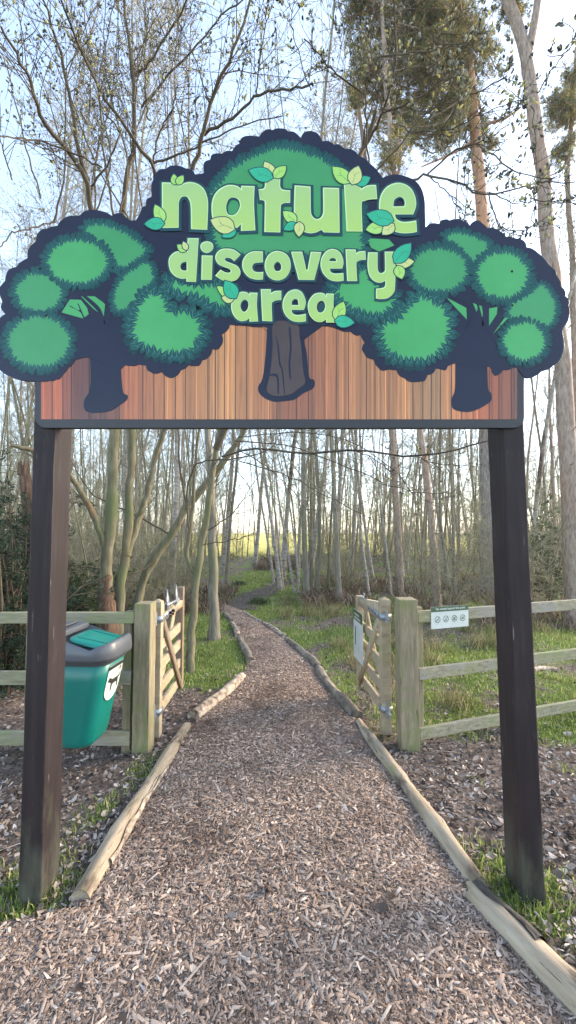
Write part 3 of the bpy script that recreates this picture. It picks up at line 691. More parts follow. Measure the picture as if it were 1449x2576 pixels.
# foliage motifs: a green patch, its ring of dark leaves
def ell(cx_, cy_, rx, ry, n=22): return ' '.join(f'{cx_+rx*math.cos(a):.0f},{cy_+ry*math.sin(a):.0f}' for a in np.linspace(0, 2*np.pi, n, endpoint=False))
B1 = [('L', ell(365, 805, 200, 168), .036, 0), ('L', ell(365, 1250, 272, 222), .038, 0),
      ('L', "790,225 910,200 1050,235 1200,310 1300,400 1325,440 1200,535 1090,575 1020,470 900,350", .034, 0), ('L', ell(715, 530, 268, 192), .038, 1),
      ('L', "1350,550 1388,690 1300,770 1180,930 1080,960 1050,870 1090,740 1170,640 1260,580", .030, 0), ('P', "430,55 545,122 570,215 680,222 775,238 830,310 842,400 795,470 720,540 620,550 545,540 460,515 365,490 300,425 278,330 300,240 322,185 350,130", .050, 1)]
B3 = [('R', "320,305 430,275 560,310 690,375 615,480 560,515 480,420 400,360", .030, 0), ('R', ell(255, 600, 248, 190), .036, 0), ('R', "1110,800 1180,745 1275,860 1295,960 1270,1060 1210,1095 1100,1080 900,1020 930,900 1050,850", .028, 0),
      ('R', ell(825, 650, 226, 204), .038, 1), ('R', "55,838 140,865 232,905 320,990 338,1090 330,1190 270,1310 150,1392 0,1400 -100,1382 -200,1335 -258,1200 -268,1141 -180,1070 -104,1042 -40,950 45,900", .048, 1), ('R', ell(1020, 1245, 182, 165), .034, 1)]
B2 = [('M', "425,345 480,270 540,205 620,165 700,128 770,118 860,140 940,170 1000,205 1055,255 1100,330 1120,430 1125,520 1128,590 1060,612 900,612 700,612 560,612 470,590 440,520 428,430", .040, 0),
      ('C', "70,530 200,518 400,555 600,545 680,600 690,700 640,760 520,735 400,655 250,620 140,590", .052, 1), ('E', "480,590 560,530 720,390 800,395 850,520 1000,620 1050,720 970,790 880,830 780,815 660,775 560,700", .050, 1)]
SMALL = [('L', "570,985c 645,868c 745,872c 800,945c 815,1000c 765,1040c"), ('L', "745,840c 885,840c 962,912c 950,1020c 860,955c"), ('R', "320,850c 500,945c 505,1050c 420,960c"), ('R', "560,900c 640,930c 655,1030c 600,1000c"), ('R', "705,950c 780,935c 775,1000c 705,1105c"), ('R', "880,985c 1090,860c 1110,1000c 900,1010c 740,1180c"),
         ('E', "775,95c 1000,110c 1050,165c 905,225c 830,190c")]
frs = np.random.default_rng(5)
def leafpts(bs, tp, w, n=7):
    bs = np.array(bs); tp = np.array(tp); d = tp-bs; L_ = np.linalg.norm(d); d = d/L_; nn_ = np.array([-d[1], d[0]])
    t = np.linspace(0, 1, n); hw = w/2*np.sin(np.pi*t**.8)**.8
    return np.vstack([bs+d*(t*L_)[:, None]+nn_*hw[:, None], (bs+d*(t[1:-1]*L_)[:, None]-nn_*hw[1:-1, None])[::-1]])
def poly_into(B, p, y, m):
    y = .0103+(y-.0103)*PRINT
    c = p.mean(0); n = len(p); v = np.vstack([np.c_[p[:, 0], np.full(n, -y), p[:, 1]], [c[0], -y, c[1]]])
    t = [[n, i_, (i_+1) % n] for i_ in range(n)]
    if area(p) < 0: t = [x_[::-1] for x_ in t]
    B.add(v, None, t, m)
def vein(B, bs, tp, w, y, m, full=.85, side=True, t0=.1):
    bs = np.array(bs); tp = np.array(tp); d = tp-bs; n_ = np.array([-d[1], d[0]]); n_ = n_/np.linalg.norm(n_)
    def ln(a, c, w_): poly_into(B, np.array([a-n_*w_, a+n_*w_, c+n_*w_*.2, c-n_*w_*.2]), y, m)
    ln(bs+d*t0, bs+d*full, w)
    if side:
        for t_, s_ in ((.45, 1), (.55, -1)):
            a = bs+d*t_; c = a+d*.24+n_*s_*np.linalg.norm(d)*.2; e = (c-a); nn_ = np.array([-e[1], e[0]]); nn_ /= np.linalg.norm(nn_)
            poly_into(B, np.array([a-nn_*w*.8, a+nn_*w*.8, c]), y+.00012, m)
def inside(q, poly):
    x, y = q; a = poly; b_ = np.roll(poly, -1, 0)
    c = (a[:, 1] > y) != (b_[:, 1] > y)
    xi = (b_[:, 0]-a[:, 0])*(y-a[:, 1])/(b_[:, 1]-a[:, 1]+1e-12)+a[:, 0]
    return bool(np.sum(c & (x < xi)) % 2)
for grp, small in ((B1, SMALL[:2]), (B2, SMALL[6:]), (B3, SMALL[2:6])):
    FB = Buf(); OUT = []
    for bi, (f_, s_, ll, hi) in enumerate(grp):      # outer dim leaves first
        p = shape(s_, f_, 6); p = grow(p, ll*.62); base = .01045
        sh_ = grow(shape(s_, f_, 6), ll*.52)
        if all(inside(v_, crown) for v_ in sh_[::4]): sign_part('foliage_shade_motif', flat_mesh('foliage_shade_motif', [sh_], .01036+.00006*bi*4, .0002, [S['under']]))
        for a in range(int(np.sum(np.linalg.norm(np.roll(p, -1, 0)-p, axis=1))/(ll*.40))):
            c = p[int(frs.uniform(0, len(p)))]; ct_ = p.mean(0); dr = ct_-c; dr = dr/np.linalg.norm(dr); th = frs.normal(0, .35); dr = np.array([dr[0]*math.cos(th)-dr[1]*math.sin(th), dr[0]*math.sin(th)+dr[1]*math.cos(th)])
            l_ = ll*frs.uniform(.9, 1.3); bs = c-dr*l_*.5; tp = c+dr*l_*.5
            if not inside(bs, crown) or not inside(tp, crown): continue
            used = {v_ for c_, v_ in OUT if np.linalg.norm(c_-c) < ll*1.5}; lv = min(set(range(40))-used); OUT.append((c, lv)); base = .0125
            if lv > 6: continue
            poly_into(FB, leafpts(bs, tp, l_*.46), base+.0004*lv, 2); vein(FB, tp, bs, ll*.016, base+.0004*lv+.0002, 0, .6, False, .05)
    for bi, (f_, s_, ll, hi) in enumerate(grp):
        p = grow(shape(s_, f_, 6), .010); base = .0152+.0019*bi
        sign_part('foliage_motif', flat_mesh('foliage_motif', [p], base+.0008, .0006, [S['green'] if hi else S['green2']]))
        per = np.r_[0, np.cumsum(np.linalg.norm(np.roll(p, -1, 0)-p, axis=1))]; tot = per[-1]; pp = np.vstack([p, p[0]])
        ccw = area(p) > 0; k = max(8, int(tot/(ll*.50)))
        for a in range(k):
            s = (a+frs.uniform(-.12, .12))/k*tot % tot
            c = np.array([np.interp(s, per, pp[:, 0]), np.interp(s, per, pp[:, 1])]); c2 = np.array([np.interp((s+.004) % tot, per, pp[:, 0]), np.interp((s+.004) % tot, per, pp[:, 1])])
            d = c2-c; d /= np.linalg.norm(d)+1e-9; inn = np.array([-d[1], d[0]])*(1 if ccw else -1)
            dr = inn+d*frs.uniform(-.42, .42); dr /= np.linalg.norm(dr); l_ = ll*frs.uniform(.95, 1.45)
            bs = c-dr*l_*.62; tp = c+dr*l_*.46; y = base+.00095+.0002*(a % 4)
            poly_into(FB, leafpts(bs, tp, l_*.44), y, 0)
            vein(FB, tp, bs, ll*.020, y+.00008, 1, .62, ll > .045, .06)
    fo = sign_part('leaf_fringe', FB.mesh('leaf_fringe', [S['leaf'], S['vein'], S['leaf2']]))
    for q_, (f_, s_) in enumerate(small):
        sign_part('foliage_motif', flat_mesh('foliage_motif', [shape(s_, f_)], 0.0149+.0002*q_*0, .0004, [S['green']]))
# drawn boughs of the two outer trees
for s_, f_ in (("940,1080c 905,990 820,900 715,805c 740,800c 850,880 925,960 965,1080c", 'L'), ("770,1060c 740,985 640,930c 645,922c 730,965 712,905c 722,905c 760,990 785,1050c", 'L'), ("950,1080c 975,900 905,770c 935,760c 1000,860 1020,960 1000,1100c", 'L'), ("960,905c 810,800c 830,795c 975,870c", 'L'),
               ("500,1120c 520,930 370,850c 400,845c 545,900c 560,1040c", 'R'), ("640,1130c 655,860c 705,860c 705,1130c", 'R'), ("690,1160c 760,1060 790,940c 812,940c 800,1010c 915,915c 925,925c 800,1070 720,1190c", 'R'), ("480,1140c 600,960 545,850c 600,880 660,1100c", 'R')):
    sign_part('bough_motif', flat_mesh('bough_motif', [shape(s_, f_)], .0158, .0004, [S['navy']]))

# lettering
LET = {'nature': [
 ('A', ["220,290c 380,294c 388,322c 430,298 490,287 560,303 622,352 655,430 664,520 655,745c 500,738c 498,580 492,490 468,436 440,424 405,436 384,480 382,560 381,725c 222,728c"]),
 ('A', ["980,322c 1110,326c 1104,500 1117,750c 978,756c 979,690c 930,735 860,755 780,735 715,660 696,560 706,450 755,368 830,322 890,314 945,326 980,352c", "905,434 860,455 837,520 848,585 890,606 935,585 968,520 955,458"]),
 ('A', ["1210,240c 1357,240c 1354,318 1366,350 1395,362 1452,367c 1450,487c 1400,488 1372,500 1360,535 1356,770c 1202,766c 1207,500 1200,470 1185,461 1160,460c 1148,354c 1185,352 1204,335 1208,300"]),
 ('B', ["188,318c 342,330c 344,540 352,600 385,637 425,637 455,600 462,540 460,340c 615,344c 620,773c 470,770c 445,745c 400,768 340,778 270,760 215,710 188,640 182,540"]),
 ('B', ["660,290c 812,300c 826,350c 870,325 920,315 970,315c 980,450c 910,455 860,470 832,500 840,762c 686,760c 672,500"]),
 ('B', ["1325,597c 1150,597c 1165,640 1215,666 1270,668 1355,655c 1362,765c 1290,777 1200,775 1110,745 1040,680 1005,590 998,490 1020,400 1075,330 1160,295 1240,305 1310,355 1348,440 1352,520", "1134,521c 1145,460 1190,428 1228,442 1245,480 1240,519c"])],
 'discovery': [
 ('C', ["275,100c 380,102c 355,520c 262,518c 262,486c 220,490 160,470 112,420 92,350 100,285 150,235 210,225 268,228c", "265,326c 225,335 205,365 212,400 240,412 265,410c"]),
 ('C', ["410,266c 514,268c 506,500c 404,499c"]), ('C', ["458,130 410,148 396,185 415,225 458,243 500,225 520,190 508,148"]),
 ('C', ["782,258c 722,322c 690,295 650,288 632,300 640,320 690,340 745,365 778,410 775,460 735,505 670,516 600,500 538,460c 590,402c 630,425 670,432 688,415 670,395 620,375 570,350 540,300 548,250 590,210 650,200 720,212"]),
 ('C', ["996,228c 996,332c 950,335 910,345 893,380 908,415 950,428 1000,424c 996,497c 930,498 860,475 812,420 797,360 808,300 850,248 910,226"]),
 ('C', ["1135,222 1060,250 1018,320 1016,400 1050,470 1110,503 1175,500 1230,460 1260,390 1255,310 1215,250", "1137,326 1110,345 1100,375 1112,408 1140,418 1165,405 1172,375 1162,342"]),
 ('E', ["58,230c 165,230c 205,405c 215,405c 247,230c 350,235c 280,502c 130,500c"]),
 ('E', ["548,392c 430,392c 440,425 480,440 560,434c 562,508c 500,515 430,500 370,445 341,370 350,290 395,225 455,203 515,225 550,280 560,340", "425,322c 432,300 460,290 485,300 492,322c"]),
 ('E', ["580,207c 678,210c 684,245c 710,228 770,224c 775,308c 730,310 695,325 684,350 692,512c 596,512c"]),
 ('E', ["796,236c 888,238c 888,390 905,430 930,435 955,415 958,380 956,230c 1060,230c 1055,560 1040,625 990,672 930,685 872,680c 872,585c 920,580 950,570 962,540 960,510c 920,527 870,520 825,485 800,430 790,350"])],
 'area': [
 ('C', ["868,622c 945,625c 938,740 950,898c 866,902c 868,865c 835,890 780,895 730,862 697,800 692,730 720,660 780,618 835,618 866,640c", "818,690 790,715 780,760 800,800 825,804 850,775 858,730 845,700"]),
 ('C', ["975,590c 1072,590c 1075,628c 1110,608 1172,605c 1172,692c 1120,698 1090,715 1080,740 1086,898c 990,894c"]),
 ('C', ["1388,788c 1270,788c 1285,825 1330,838 1408,825c 1408,898c 1340,905 1270,890 1210,835 1184,760 1195,680 1240,615 1310,592 1370,620 1402,690 1404,740", "1272,742c 1275,705 1305,682 1330,695 1337,742c"]),
 ('E', ["395,630c 470,634c 465,740 480,910c 395,910c 393,880c 350,905 290,895 240,845 218,770 228,700 275,640 330,624 375,632 393,655c", "345,702 315,725 305,770 320,808 350,813 375,790 385,750 372,712"])]}
def join_meshes(name, meshes):
    bm = bmesh.new()
    for me_ in meshes: bm.from_mesh(me_)
    me = bpy.data.meshes.new(name); bm.to_mesh(me); bm.free()
    for m_ in meshes[0].materials: me.materials.append(m_)
    for me_ in meshes: bpy.data.meshes.remove(me_)
    return me
for word, glyphs in LET.items():
    big = word == 'nature'
    sh = []; lo = []; hi = []
    for gi, (f_, outl) in enumerate(glyphs):
        ps = [shape(o_, f_, 6) for o_ in outl]
        gr_ = [grow(ps[0], .0115 if big else .0085)]
        for h_ in ps[1:]: gr_.append(grow(h_, -.006 if big else -.004))
        off = np.array([.0015, -.003])
        sh.append(flat_mesh('s', [x_+off for x_ in gr_], .0300+.00025*gi, .0005, [S['shade']]))
        lo.append(flat_mesh('l', ps, .0340, .0008, [S['lite']]))
        d_ = .0042 if big else .0030
        ins = [grow(ps[0], -d_)]+[grow(h_, d_*.8) for h_ in ps[1:]]
        hi.append(flat_mesh('h', [x_+np.array([.0014, -.0012]) for x_ in ins], .0350, .0006, [S['letter']]))
    o_ = sign_part('lettering', join_meshes('lettering', lo))
    o_['label'] = {'nature': 'big pale green word nature', 'discovery': 'pale green word discovery', 'area': 'small pale green word area'}[word]
    link('letter_face', join_meshes('letter_face', hi), o_); link('letter_edge', join_meshes('letter_edge', sh), o_)

# leaf sprigs on the lettering: (frame, [(kind, base, tip, width)])
SPR = [('A', [('lime', (345, 312), (335, 212), 62), ('lime', (368, 312), (425, 225), 66)]),
       ('A', [('lime', (235, 675), (155, 505), 98), ('tl', (245, 685), (55, 690), 110)]),
       ('A', [('yel', (1290, 240), (1205, 92), 100), ('lime', (1295, 245), (1410, 135), 96), ('tl', (1285, 250), (1055, 175), 130)]),
       ('A', [('tl', (930, 735), (800, 815), 92), ('yel', (918, 742), (688, 650), 150)]),
       ('B', [('lime', (205, 672), (78, 568), 95), ('tl', (205, 685), (85, 745), 76), ('yel', (235, 670), (230, 812), 88)]),
       ('B', [('lime', (720, 297), (552, 142), 128), ('tl', (780, 308), (912, 245), 92), ('yel', (740, 312), (800, 135), 122)]),
       ('B', [('lime', (1050, 712), (872, 745), 112), ('yel', (1140, 690), (1030, 792), 98), ('tl', (1138, 660), (880, 595), 142)]),
       ('C', [('lime', (258, 228), (175, 165), 64), ('yel', (268, 215), (232, 135), 48)]),
       ('C', [('lime', (712, 680), (555, 562), 80), ('yel', (715, 690), (602, 672), 78), ('tl', (738, 678), (632, 510), 122)]),
       ('E', [('yel', (1060, 345), (1237, 325), 98), ('lime', (1080, 365), (1120, 492), 96), ('tl', (1048, 338), (1207, 152), 128)]),
       ('E', [('lime', (488, 890), (562, 710), 110), ('tl', (478, 892), (663, 912), 106)])]
kk = {'lime': 0, 'yel': 1, 'tl': 2}
for f_, lv in SPR:
    B = Buf(); fo = FR[f_]; cv = lambda q_: to_local(np.array([[(fo[0]+q_[0]*fo[2])*KD, (fo[1]+q_[1]*fo[2])*KD]]))[0]
    sc = fo[2]*KD/F*YS
    for li, (kd, bs, tp, w_) in enumerate(lv):
        a, c_ = cv(bs), cv(tp)
        poly_into(B, grow(leafpts(a, c_, w_*sc*1.12), .0042), .0362+.0009*li, 4)
        poly_into(B, leafpts(a, c_, w_*sc*1.12), .0366+.0009*li, kk[kd])
        vein(B, a, c_, w_*sc*.022, .0369+.0009*li, 3, .62)
    sign_part('leaf_motif', B.mesh('leaf_motif', [S['lime'], S['yel'], S['tl'], S['lvein'], S['shade']]))

# fixings
BOLTS = [(104, 679), (120, 797), (112, 948), (110, 1063), (371, 1064), (725, 1064), (1017, 1065), (1296, 1064), (409, 690), (737, 689), (1024, 702), (1284, 687), (1285, 772), (1305, 945)]
for x_, y_ in BOLTS:
    p = at(x_, y_, YS); B = Buf(); k = 10; a = np.arange(k)/k*2*np.pi
    fy = .0125 if y_ < 900 else -.004
    rings = [(.0048, fy-.004), (.0048, fy+.002), (.0030, fy+.0042)]
    v = np.concatenate([np.c_[np.cos(a)*r_, np.full(k, -h_), np.sin(a)*r_] for r_, h_ in rings]+[[[0, -rings[-1][1]-.0006, 0]]])
    qd = [[s*k+i_, s*k+(i_+1) % k, (s+1)*k+(i_+1) % k, (s+1)*k+i_] for s in range(2) for i_ in range(k)]
    B.add(v, qd, [[2*k+i_, 2*k+(i_+1) % k, 3*k] for i_ in range(k)])
    link('bolt', B.mesh('bolt', [M['bolt']], True), SIGN, (p[0], 0, p[2]))
# posts and the batten under the panel
for xa, xb, tag_ in ((52, 110, 'l'), (1310, 1366, 'r')):
    y0 = 1.772; A = at(xa, 2240, y0)[0]; Bx = at(xb, 2240, y0)[0]; top = at(0, 800, y0)[2]
    po_ = link('post', box_me('post', (A, .0080, -.15), (Bx, .0080+.140, top), M['post'], .007, 2, .0012, 26), SIGN)
    if tag_ == 'r':          # this post leans slightly inwards
        for v_ in po_.data.vertices: v_.co.x -= .030*max(v_.co.z, 0)/1.97
a = at(135, 1074, YS); c = at(1270, 1074, YS)
link('batten', box_me('batten', (a[0], .0095, a[2]+.004), (c[0], .060, a[2]+.055), M['post'], .004), SIGN)
# ------------------------------------------------------------------ fences
def thing(name, label, cat, loc, rz=0.0, group=None): return tag(empty(name, loc, rz), label, cat, group)
# left fence: frontal, ends at its gate post
FL = thing('post_and_rail_fence', 'green tinged three rail wooden fence behind the dog bin', 'fence', (-1.035, 2.95, 0), 0, 'wooden fences beside the gates')
link('gate_post', box_me('gate_post', (-.058, -.064, -.1), (.060, .062, 1.045), M['fence'], .006, 2, .0012, 14), FL)
link('post', box_me('post', (-.145, -.03, -.1), (-.085, .05, .98), M['fence'], .005, 2, .001, 10), FL)
link('post', box_me('post', (-.86, .0, -.1), (-.77, .09, .99), M['fence'], .005, 2, .001, 10), FL)
for x0, x1, z0, z1 in ((-1.02, -.060, .905, .985), (-1.045, -.075, .478, .572), (-1.07, -.075, .062, .160)):
    link('rail', box_me('rail', (x0, -.062, z0), (x1, -.033, z1), M['rail'], .004, 2, .001, 10), FL)
# right fence: runs away to the right
ang = math.atan2(.50, 1.55)
FRT = thing('post_and_rail_fence', 'three rail wooden fence running off to the right past the right signpost', 'fence', (.868, 2.975, 0), 0, 'wooden fences beside the gates')
link('gate_post', box_me('gate_post', (-.072, -.066, -.1), (.062, .066, 1.07), M['fence'], .007, 2, .0015, 14), FRT)
def rot_me(me, a, off):
    me.transform(Matrix.Translation(off) @ Matrix.Rotation(a, 4, 'Z')); return me
for s_, w_ in ((.055, .05), (.90, .09), (3.1, .09)):
    link('post', rot_me(box_me('post', (s_, .004, -.1), (s_+w_, .07, 1.0), M['fence'], .005, 2, .001, 10), ang, (.03, .0, 0)), FRT)
for z0, z1, dz in ((.893, .978, .0), (.484, .567, .0), (.062, .144, .0)):
    for s0, s1, e in ((.045, .943, 0), (.947, 3.2, .004)):
        link('rail', rot_me(box_me('rail', (s0, -.028, z0+e), (s1, .001, z1+e), M['rail'], .004, 2, .001, 12), ang, (.03, .0, 0)), FRT)

# ------------------------------------------------------------------ gates (built along +x, hinge at origin, path side = -y for side=+1)
def tri_prism(B, pts, y0, y1, m=0):
    n = len(pts); v = [(x, y0, z) for x, z in pts]+[(x, y1, z) for x, z in pts]
    c0 = np.mean(np.array(v[:n]), 0); c1 = np.mean(np.array(v[n:]), 0)
    q = [[i, (i+1) % n, n+(i+1) % n, n+i] for i in range(n)]
    B.add(np.vstack([v, c0, c1]), q, [[2*n, (i+1) % n, i] for i in range(n)]+[[2*n+1, n+i, n+(i+1) % n] for i in range(n)], m)
def bar_between(name, a, b, w, y0, y1, mat):
    (ax_, az), (bx_, bz) = a, b; d = np.array([bx_-ax_, bz-az]); d /= np.linalg.norm(d); n_ = np.array([-d[1], d[0]])*w/2
    B = Buf(); tri_prism(B, [(ax_+n_[0], az+n_[1]), (ax_-n_[0], az-n_[1]), (bx_-n_[0], bz-n_[1]), (bx_+n_[0], bz+n_[1])], y0, y1)
    me = B.mesh(name, [mat]); bm = bmesh.new(); bm.from_mesh(me); bmesh.ops.remove_doubles(bm, verts=bm.verts, dist=1e-6); bmesh.ops.recalc_face_normals(bm, faces=bm.faces); bm.to_mesh(me); bm.free()
    return me
def make_gate(loc, rz, s, lab, length, notice):
    g_ = thing('wooden_gate', lab, 'gate', loc, rz, 'pair of open field gates')
    f = s                       # local y sign of the face seen from the path
    lo_, hi_ = (-.036, .036)
    link('stile', box_me('stile', (-.036, lo_, .03), (.036, hi_, 1.03), M['gate'], .004, 2, .001, 12, .022), g_)
    link('stile', box_me('stile', (length-.035, lo_+.004, .11), (length+.03, hi_-.004, .945 if notice else 1.045), M['gate_dark' if not notice else 'gate'], .004, 2, .001, 12), g_)
    B = Buf(); tri_prism(B, [(.036, .868), (length-.035, .868), (length-.035, .925), (.036, 1.0)], -.030, .030)
    me = B.mesh('top_rail', [M['gate']]); bm = bmesh.new(); bm.from_mesh(me); bmesh.ops.remove_doubles(bm, verts=bm.verts, dist=1e-6); bmesh.ops.recalc_face_normals(bm, faces=bm.faces); bm.to_mesh(me); bm.free()
    link('top_rail', me, g_)
    for z_ in (.195, .352, .525, .680):
        link('rail', box_me('rail', (.036, -.014, z_-.04), (length-.035, .012, z_+.04), M['gate'], .003, 2, .0008, 4), g_)
    y0, y1 = sorted((f*.0145, f*.034)); link('brace', bar_between('brace', (.07, .865), (length-.05, .15), .062, y0, y1, M['gate_dark'] if not notice else M['gate']), g_)
    y0, y1 = sorted((-f*.0165, -f*.034)); link('brace', bar_between('brace', (length-.11, .865), (.06, .16), .062, y0, y1, M['gate']), g_)
    # hinges
    B = Buf()
    def bx(x0, x1, ya, yb, z0, z1, m=0):
        v = [(x0, ya, z0), (x1, ya, z0), (x1, yb, z0), (x0, yb, z0), (x0, ya, z1), (x1, ya, z1), (x1, yb, z1), (x0, yb, z1)]; B.add(v, BOXQ, None, m)
    for sg in (1, -1):
        ya, yb = sorted((sg*.0365, sg*.0405)); bx(-.040, .046, ya, yb, .878, .926)
        v = [(.046, .878), (.36, .900), (.36, .918), (.046, .926)]; tri_prism(B, v, sg*.0312, sg*.0375)
    bx(-.044, -.040, -.0405, .0405, .878, .926)
    B.tube([(-.052, 0, .86), (-.052, 0, .955)], .011, 10, 0, True); B.tube([(-.052, 0, .892), (-.115, 0, .892)], .010, 8, 0, True)
    for xx_ in (.10, .20, .30):
        for sg in (1, -1): B.tube([(xx_, sg*.037, .906), (xx_, sg*.0415, .906)], .006, 6, 1, True)
    link('hinge', B.mesh('hinge', [M['steel'], M['bolt']]), g_)
    B = Buf(); bx(-.041, .041, -.041, .041, .195, .235); B.tube([(-.055, 0, .16), (-.055, 0, .285)], .010, 10, 0, True); B.tube([(-.055, 0, .20), (-.115, 0, .20)], .010, 8, 0, True); B.tube([(-.055, 0, .195), (-.055, 0, .212)], .020, 10, 0, True)
    link('hinge', B.mesh('hinge', [M['steel']]), g_)
    return g_
gaL = (-.993, 3.10); gaR = (.740, 3.12); GAR = R(94.5)
gL = make_gate((gaL[0], gaL[1], float(gz(*gaL))), R(91.5), -1, 'open wooden gate left of the path with two upright latch plates', .72, False)
gR = make_gate((gaR[0], gaR[1], float(gz(*gaR))), GAR, 1, 'open wooden gate right of the path carrying a tall white notice', .74, True)
# V latch of the left gate
B = Buf()
for x_ in (.13, .41):
    tri_prism(B, [(x_-.05, .945), (x_+.055, .94), (x_-.045, 1.115)], -.048, -.040)
v = [(.08, -.054, .975), (.47, -.054, .960), (.47, -.042, .960), (.08, -.042, .975), (.08, -.054, .995), (.47, -.054, .980), (.47, -.042, .980), (.08, -.042, .995)]; B.add(v, BOXQ)
for x_ in (.18, .26):
    B.tube([(x_, -.040, .91), (x_, -.062, .91)], .011, 8, 1, True); B.tube([(x_, -.040, .885), (x_, -.060, .885)], .008, 8, 1, True)
B.tube([(.24, -.056, .975), (.29, -.060, .945), (.35, -.060, .95), (.38, -.058, .985)], .006, 6, 0)
link('latch', B.mesh('latch', [M['steel'], M['bolt']]), gL)
# ring latch on top of the right gate
B = Buf(); a = np.linspace(0, 2*np.pi, 17); B.tube(np.c_[.60+.026*np.cos(a), a*0, .965+.026*np.sin(a)], .0045, 6)
B.tube([(.50, 0, .945), (.70, 0, .935)], .006, 6); B.tube([(.50, 0, .945), (.48, 0, .975)], .005, 6)
link('latch', B.mesh('latch', [M['steel']]), gR)

# ------------------------------------------------------------------ notices
def text_me(name, s, size, mat, bold=0.0):
    cu = bpy.data.curves.new(name, 'FONT'); cu.body = s; cu.size = size; cu.align_x = 'CENTER'; cu.align_y = 'CENTER'; cu.extrude = .0003; cu.offset = bold
    o = bpy.data.objects.new(name, cu); COL.objects.link(o); dg = bpy.context.evaluated_depsgraph_get(); dg.update()
    me = bpy.data.meshes.new_from_object(o.evaluated_get(dg), depsgraph=dg); bpy.data.objects.remove(o); bpy.data.curves.remove(cu)
    me.transform(Matrix.Rotation(R(90), 4, 'X')); me.materials.clear(); me.materials.append(mat); me.name = name
    return me
d_ = np.array([math.cos(ang), math.sin(ang)]); nrm = np.array([d_[1], -d_[0]])
pc = np.array([.868+.03, 2.975])
nc = pc+d_*.318+nrm*.033
NT = thing('notice_sign', 'small white and green plate with four prohibition symbols on the top fence rail', 'notice', (nc[0], nc[1], .922), ang)
link('plate', box_me('plate', (-.168, -.002, -.080), (.168, .002, .080), M['white'], .001, 1), NT)
link('header', box_me('header', (-.168, -.0032, .043), (.168, -.0024, .080), M['signgreen'], 0), NT)
o = link('lettering', text_me('lettering', 'No wheels beyond this point', .0225, M['white'], .0004), NT, (0.004, -.0040, .063))
def flat_pts(B, pts, y, m=0):
    n = len(pts); c = np.mean(pts, 0); B.add([(p[0], y, p[1]) for p in pts]+[(c[0], y, c[1])], None, [[n, i, (i+1) % n] for i in range(n)], m)
def seg(B, a, c, w, y, m=0):
    a = np.array(a); c = np.array(c); d = c-a; d = d/np.linalg.norm(d); n_ = np.array([-d[1], d[0]])*w/2
    flat_pts(B, [a-n_, c-n_, c+n_, a+n_], y, m)
def ring(B, cx_, cz_, r, w, y, m=0, n=28):
    a = np.arange(n)/n*2*np.pi; v = np.concatenate([np.c_[cx_+np.cos(a)*r, a*0+y, cz_+np.sin(a)*r], np.c_[cx_+np.cos(a)*(r-w), a*0+y, cz_+np.sin(a)*(r-w)]])
    B.add(v, [[i, (i+1) % n, n+(i+1) % n, n+i] for i in range(n)], None, m)
for k_, cx_ in enumerate((-.113, -.038, .038, .113)):
    B = Buf(); cz_ = -.013; y = -.0030
    ring(B, cx_, cz_, .0245, .0042, y); seg(B, (cx_-.016, cz_-.016), (cx_+.016, cz_+.016), .0042, y-.0003)
    if k_ == 0: ring(B, cx_-.007, cz_-.005, .006, .0015, y-.0006, 0, 12); ring(B, cx_+.008, cz_-.005, .006, .0015, y-.0006, 0, 12); seg(B, (cx_-.006, cz_-.004), (cx_+.004, cz_+.007), .0015, y-.0008)
    if k_ == 1: seg(B, (cx_-.008, cz_-.011), (cx_+.009, cz_-.011), .0025, y-.0006); seg(B, (cx_+.008, cz_-.011), (cx_+.004, cz_+.010), .002, y-.0008)
    if k_ == 2: flat_pts(B, [(cx_-.009, cz_-.012), (cx_-.002, cz_-.012), (cx_, cz_+.010), (cx_-.004, cz_+.014), (cx_-.008, cz_+.006)], y-.0006); flat_pts(B, [(cx_, cz_-.012), (cx_+.012, cz_-.010), (cx_+.010, cz_-.003), (cx_+.001, cz_-.004)], y-.0007)
    if k_ == 3: flat_pts(B, [(cx_-.014, cz_+.006), (cx_-.008, cz_+.009), (cx_+.002, cz_), (cx_-.005, cz_-.002)], y-.0006); flat_pts(B, [(cx_-.003, cz_-.008), (cx_+.010, cz_-.008), (cx_+.012, cz_-.001), (cx_, cz_)], y-.0007)
    seg(B, (cx_-.014, cz_-.036), (cx_+.014, cz_-.036), .003, y, 1)
    link('prohibition_symbol', B.mesh('prohibition_symbol', [M['signgreen'], mat_flat('grey_small_print', (.42, .46, .43), .5) if k_ == 0 else bpy.data.materials['grey_small_print']]), NT)
# tall notice on the path face of the right gate (face is at local +y of the gate; world -x)
GN = thing('gate_notice', 'tall white notice with a green header fixed to the right gate', 'notice', (gaR[0]+.64*math.cos(GAR)-.044*math.sin(GAR), gaR[1]+.64*math.sin(GAR)+.044*math.cos(GAR), .60), GAR+math.pi)
link('plate', box_me('plate', (-.165, -.002, -.225), (.165, .002, .225), M['white'], .001, 1), GN)
link('header', box_me('header', (-.165, -.0035, .130), (.165, -.0025, .225), M['signgreen'], 0), GN)
B = Buf()
seg(B, (-.12, .187), (.05, .187), .012, -.0042); seg(B, (-.12, .155), (.09, .155), .012, -.0042)
seg(B, (-.09, .07), (-.09, -.10), .030, -.0030, 1)
for i_ in range(11): seg(B, (-.04, .08-.021*i_), (.05+.06*math.sin(i_*2.3)**2, .08-.021*i_), .0045, -.0030, 2)
link('print', B.mesh('print', [M['white'], M['ink'], bpy.data.materials['grey_small_print']]), GN)

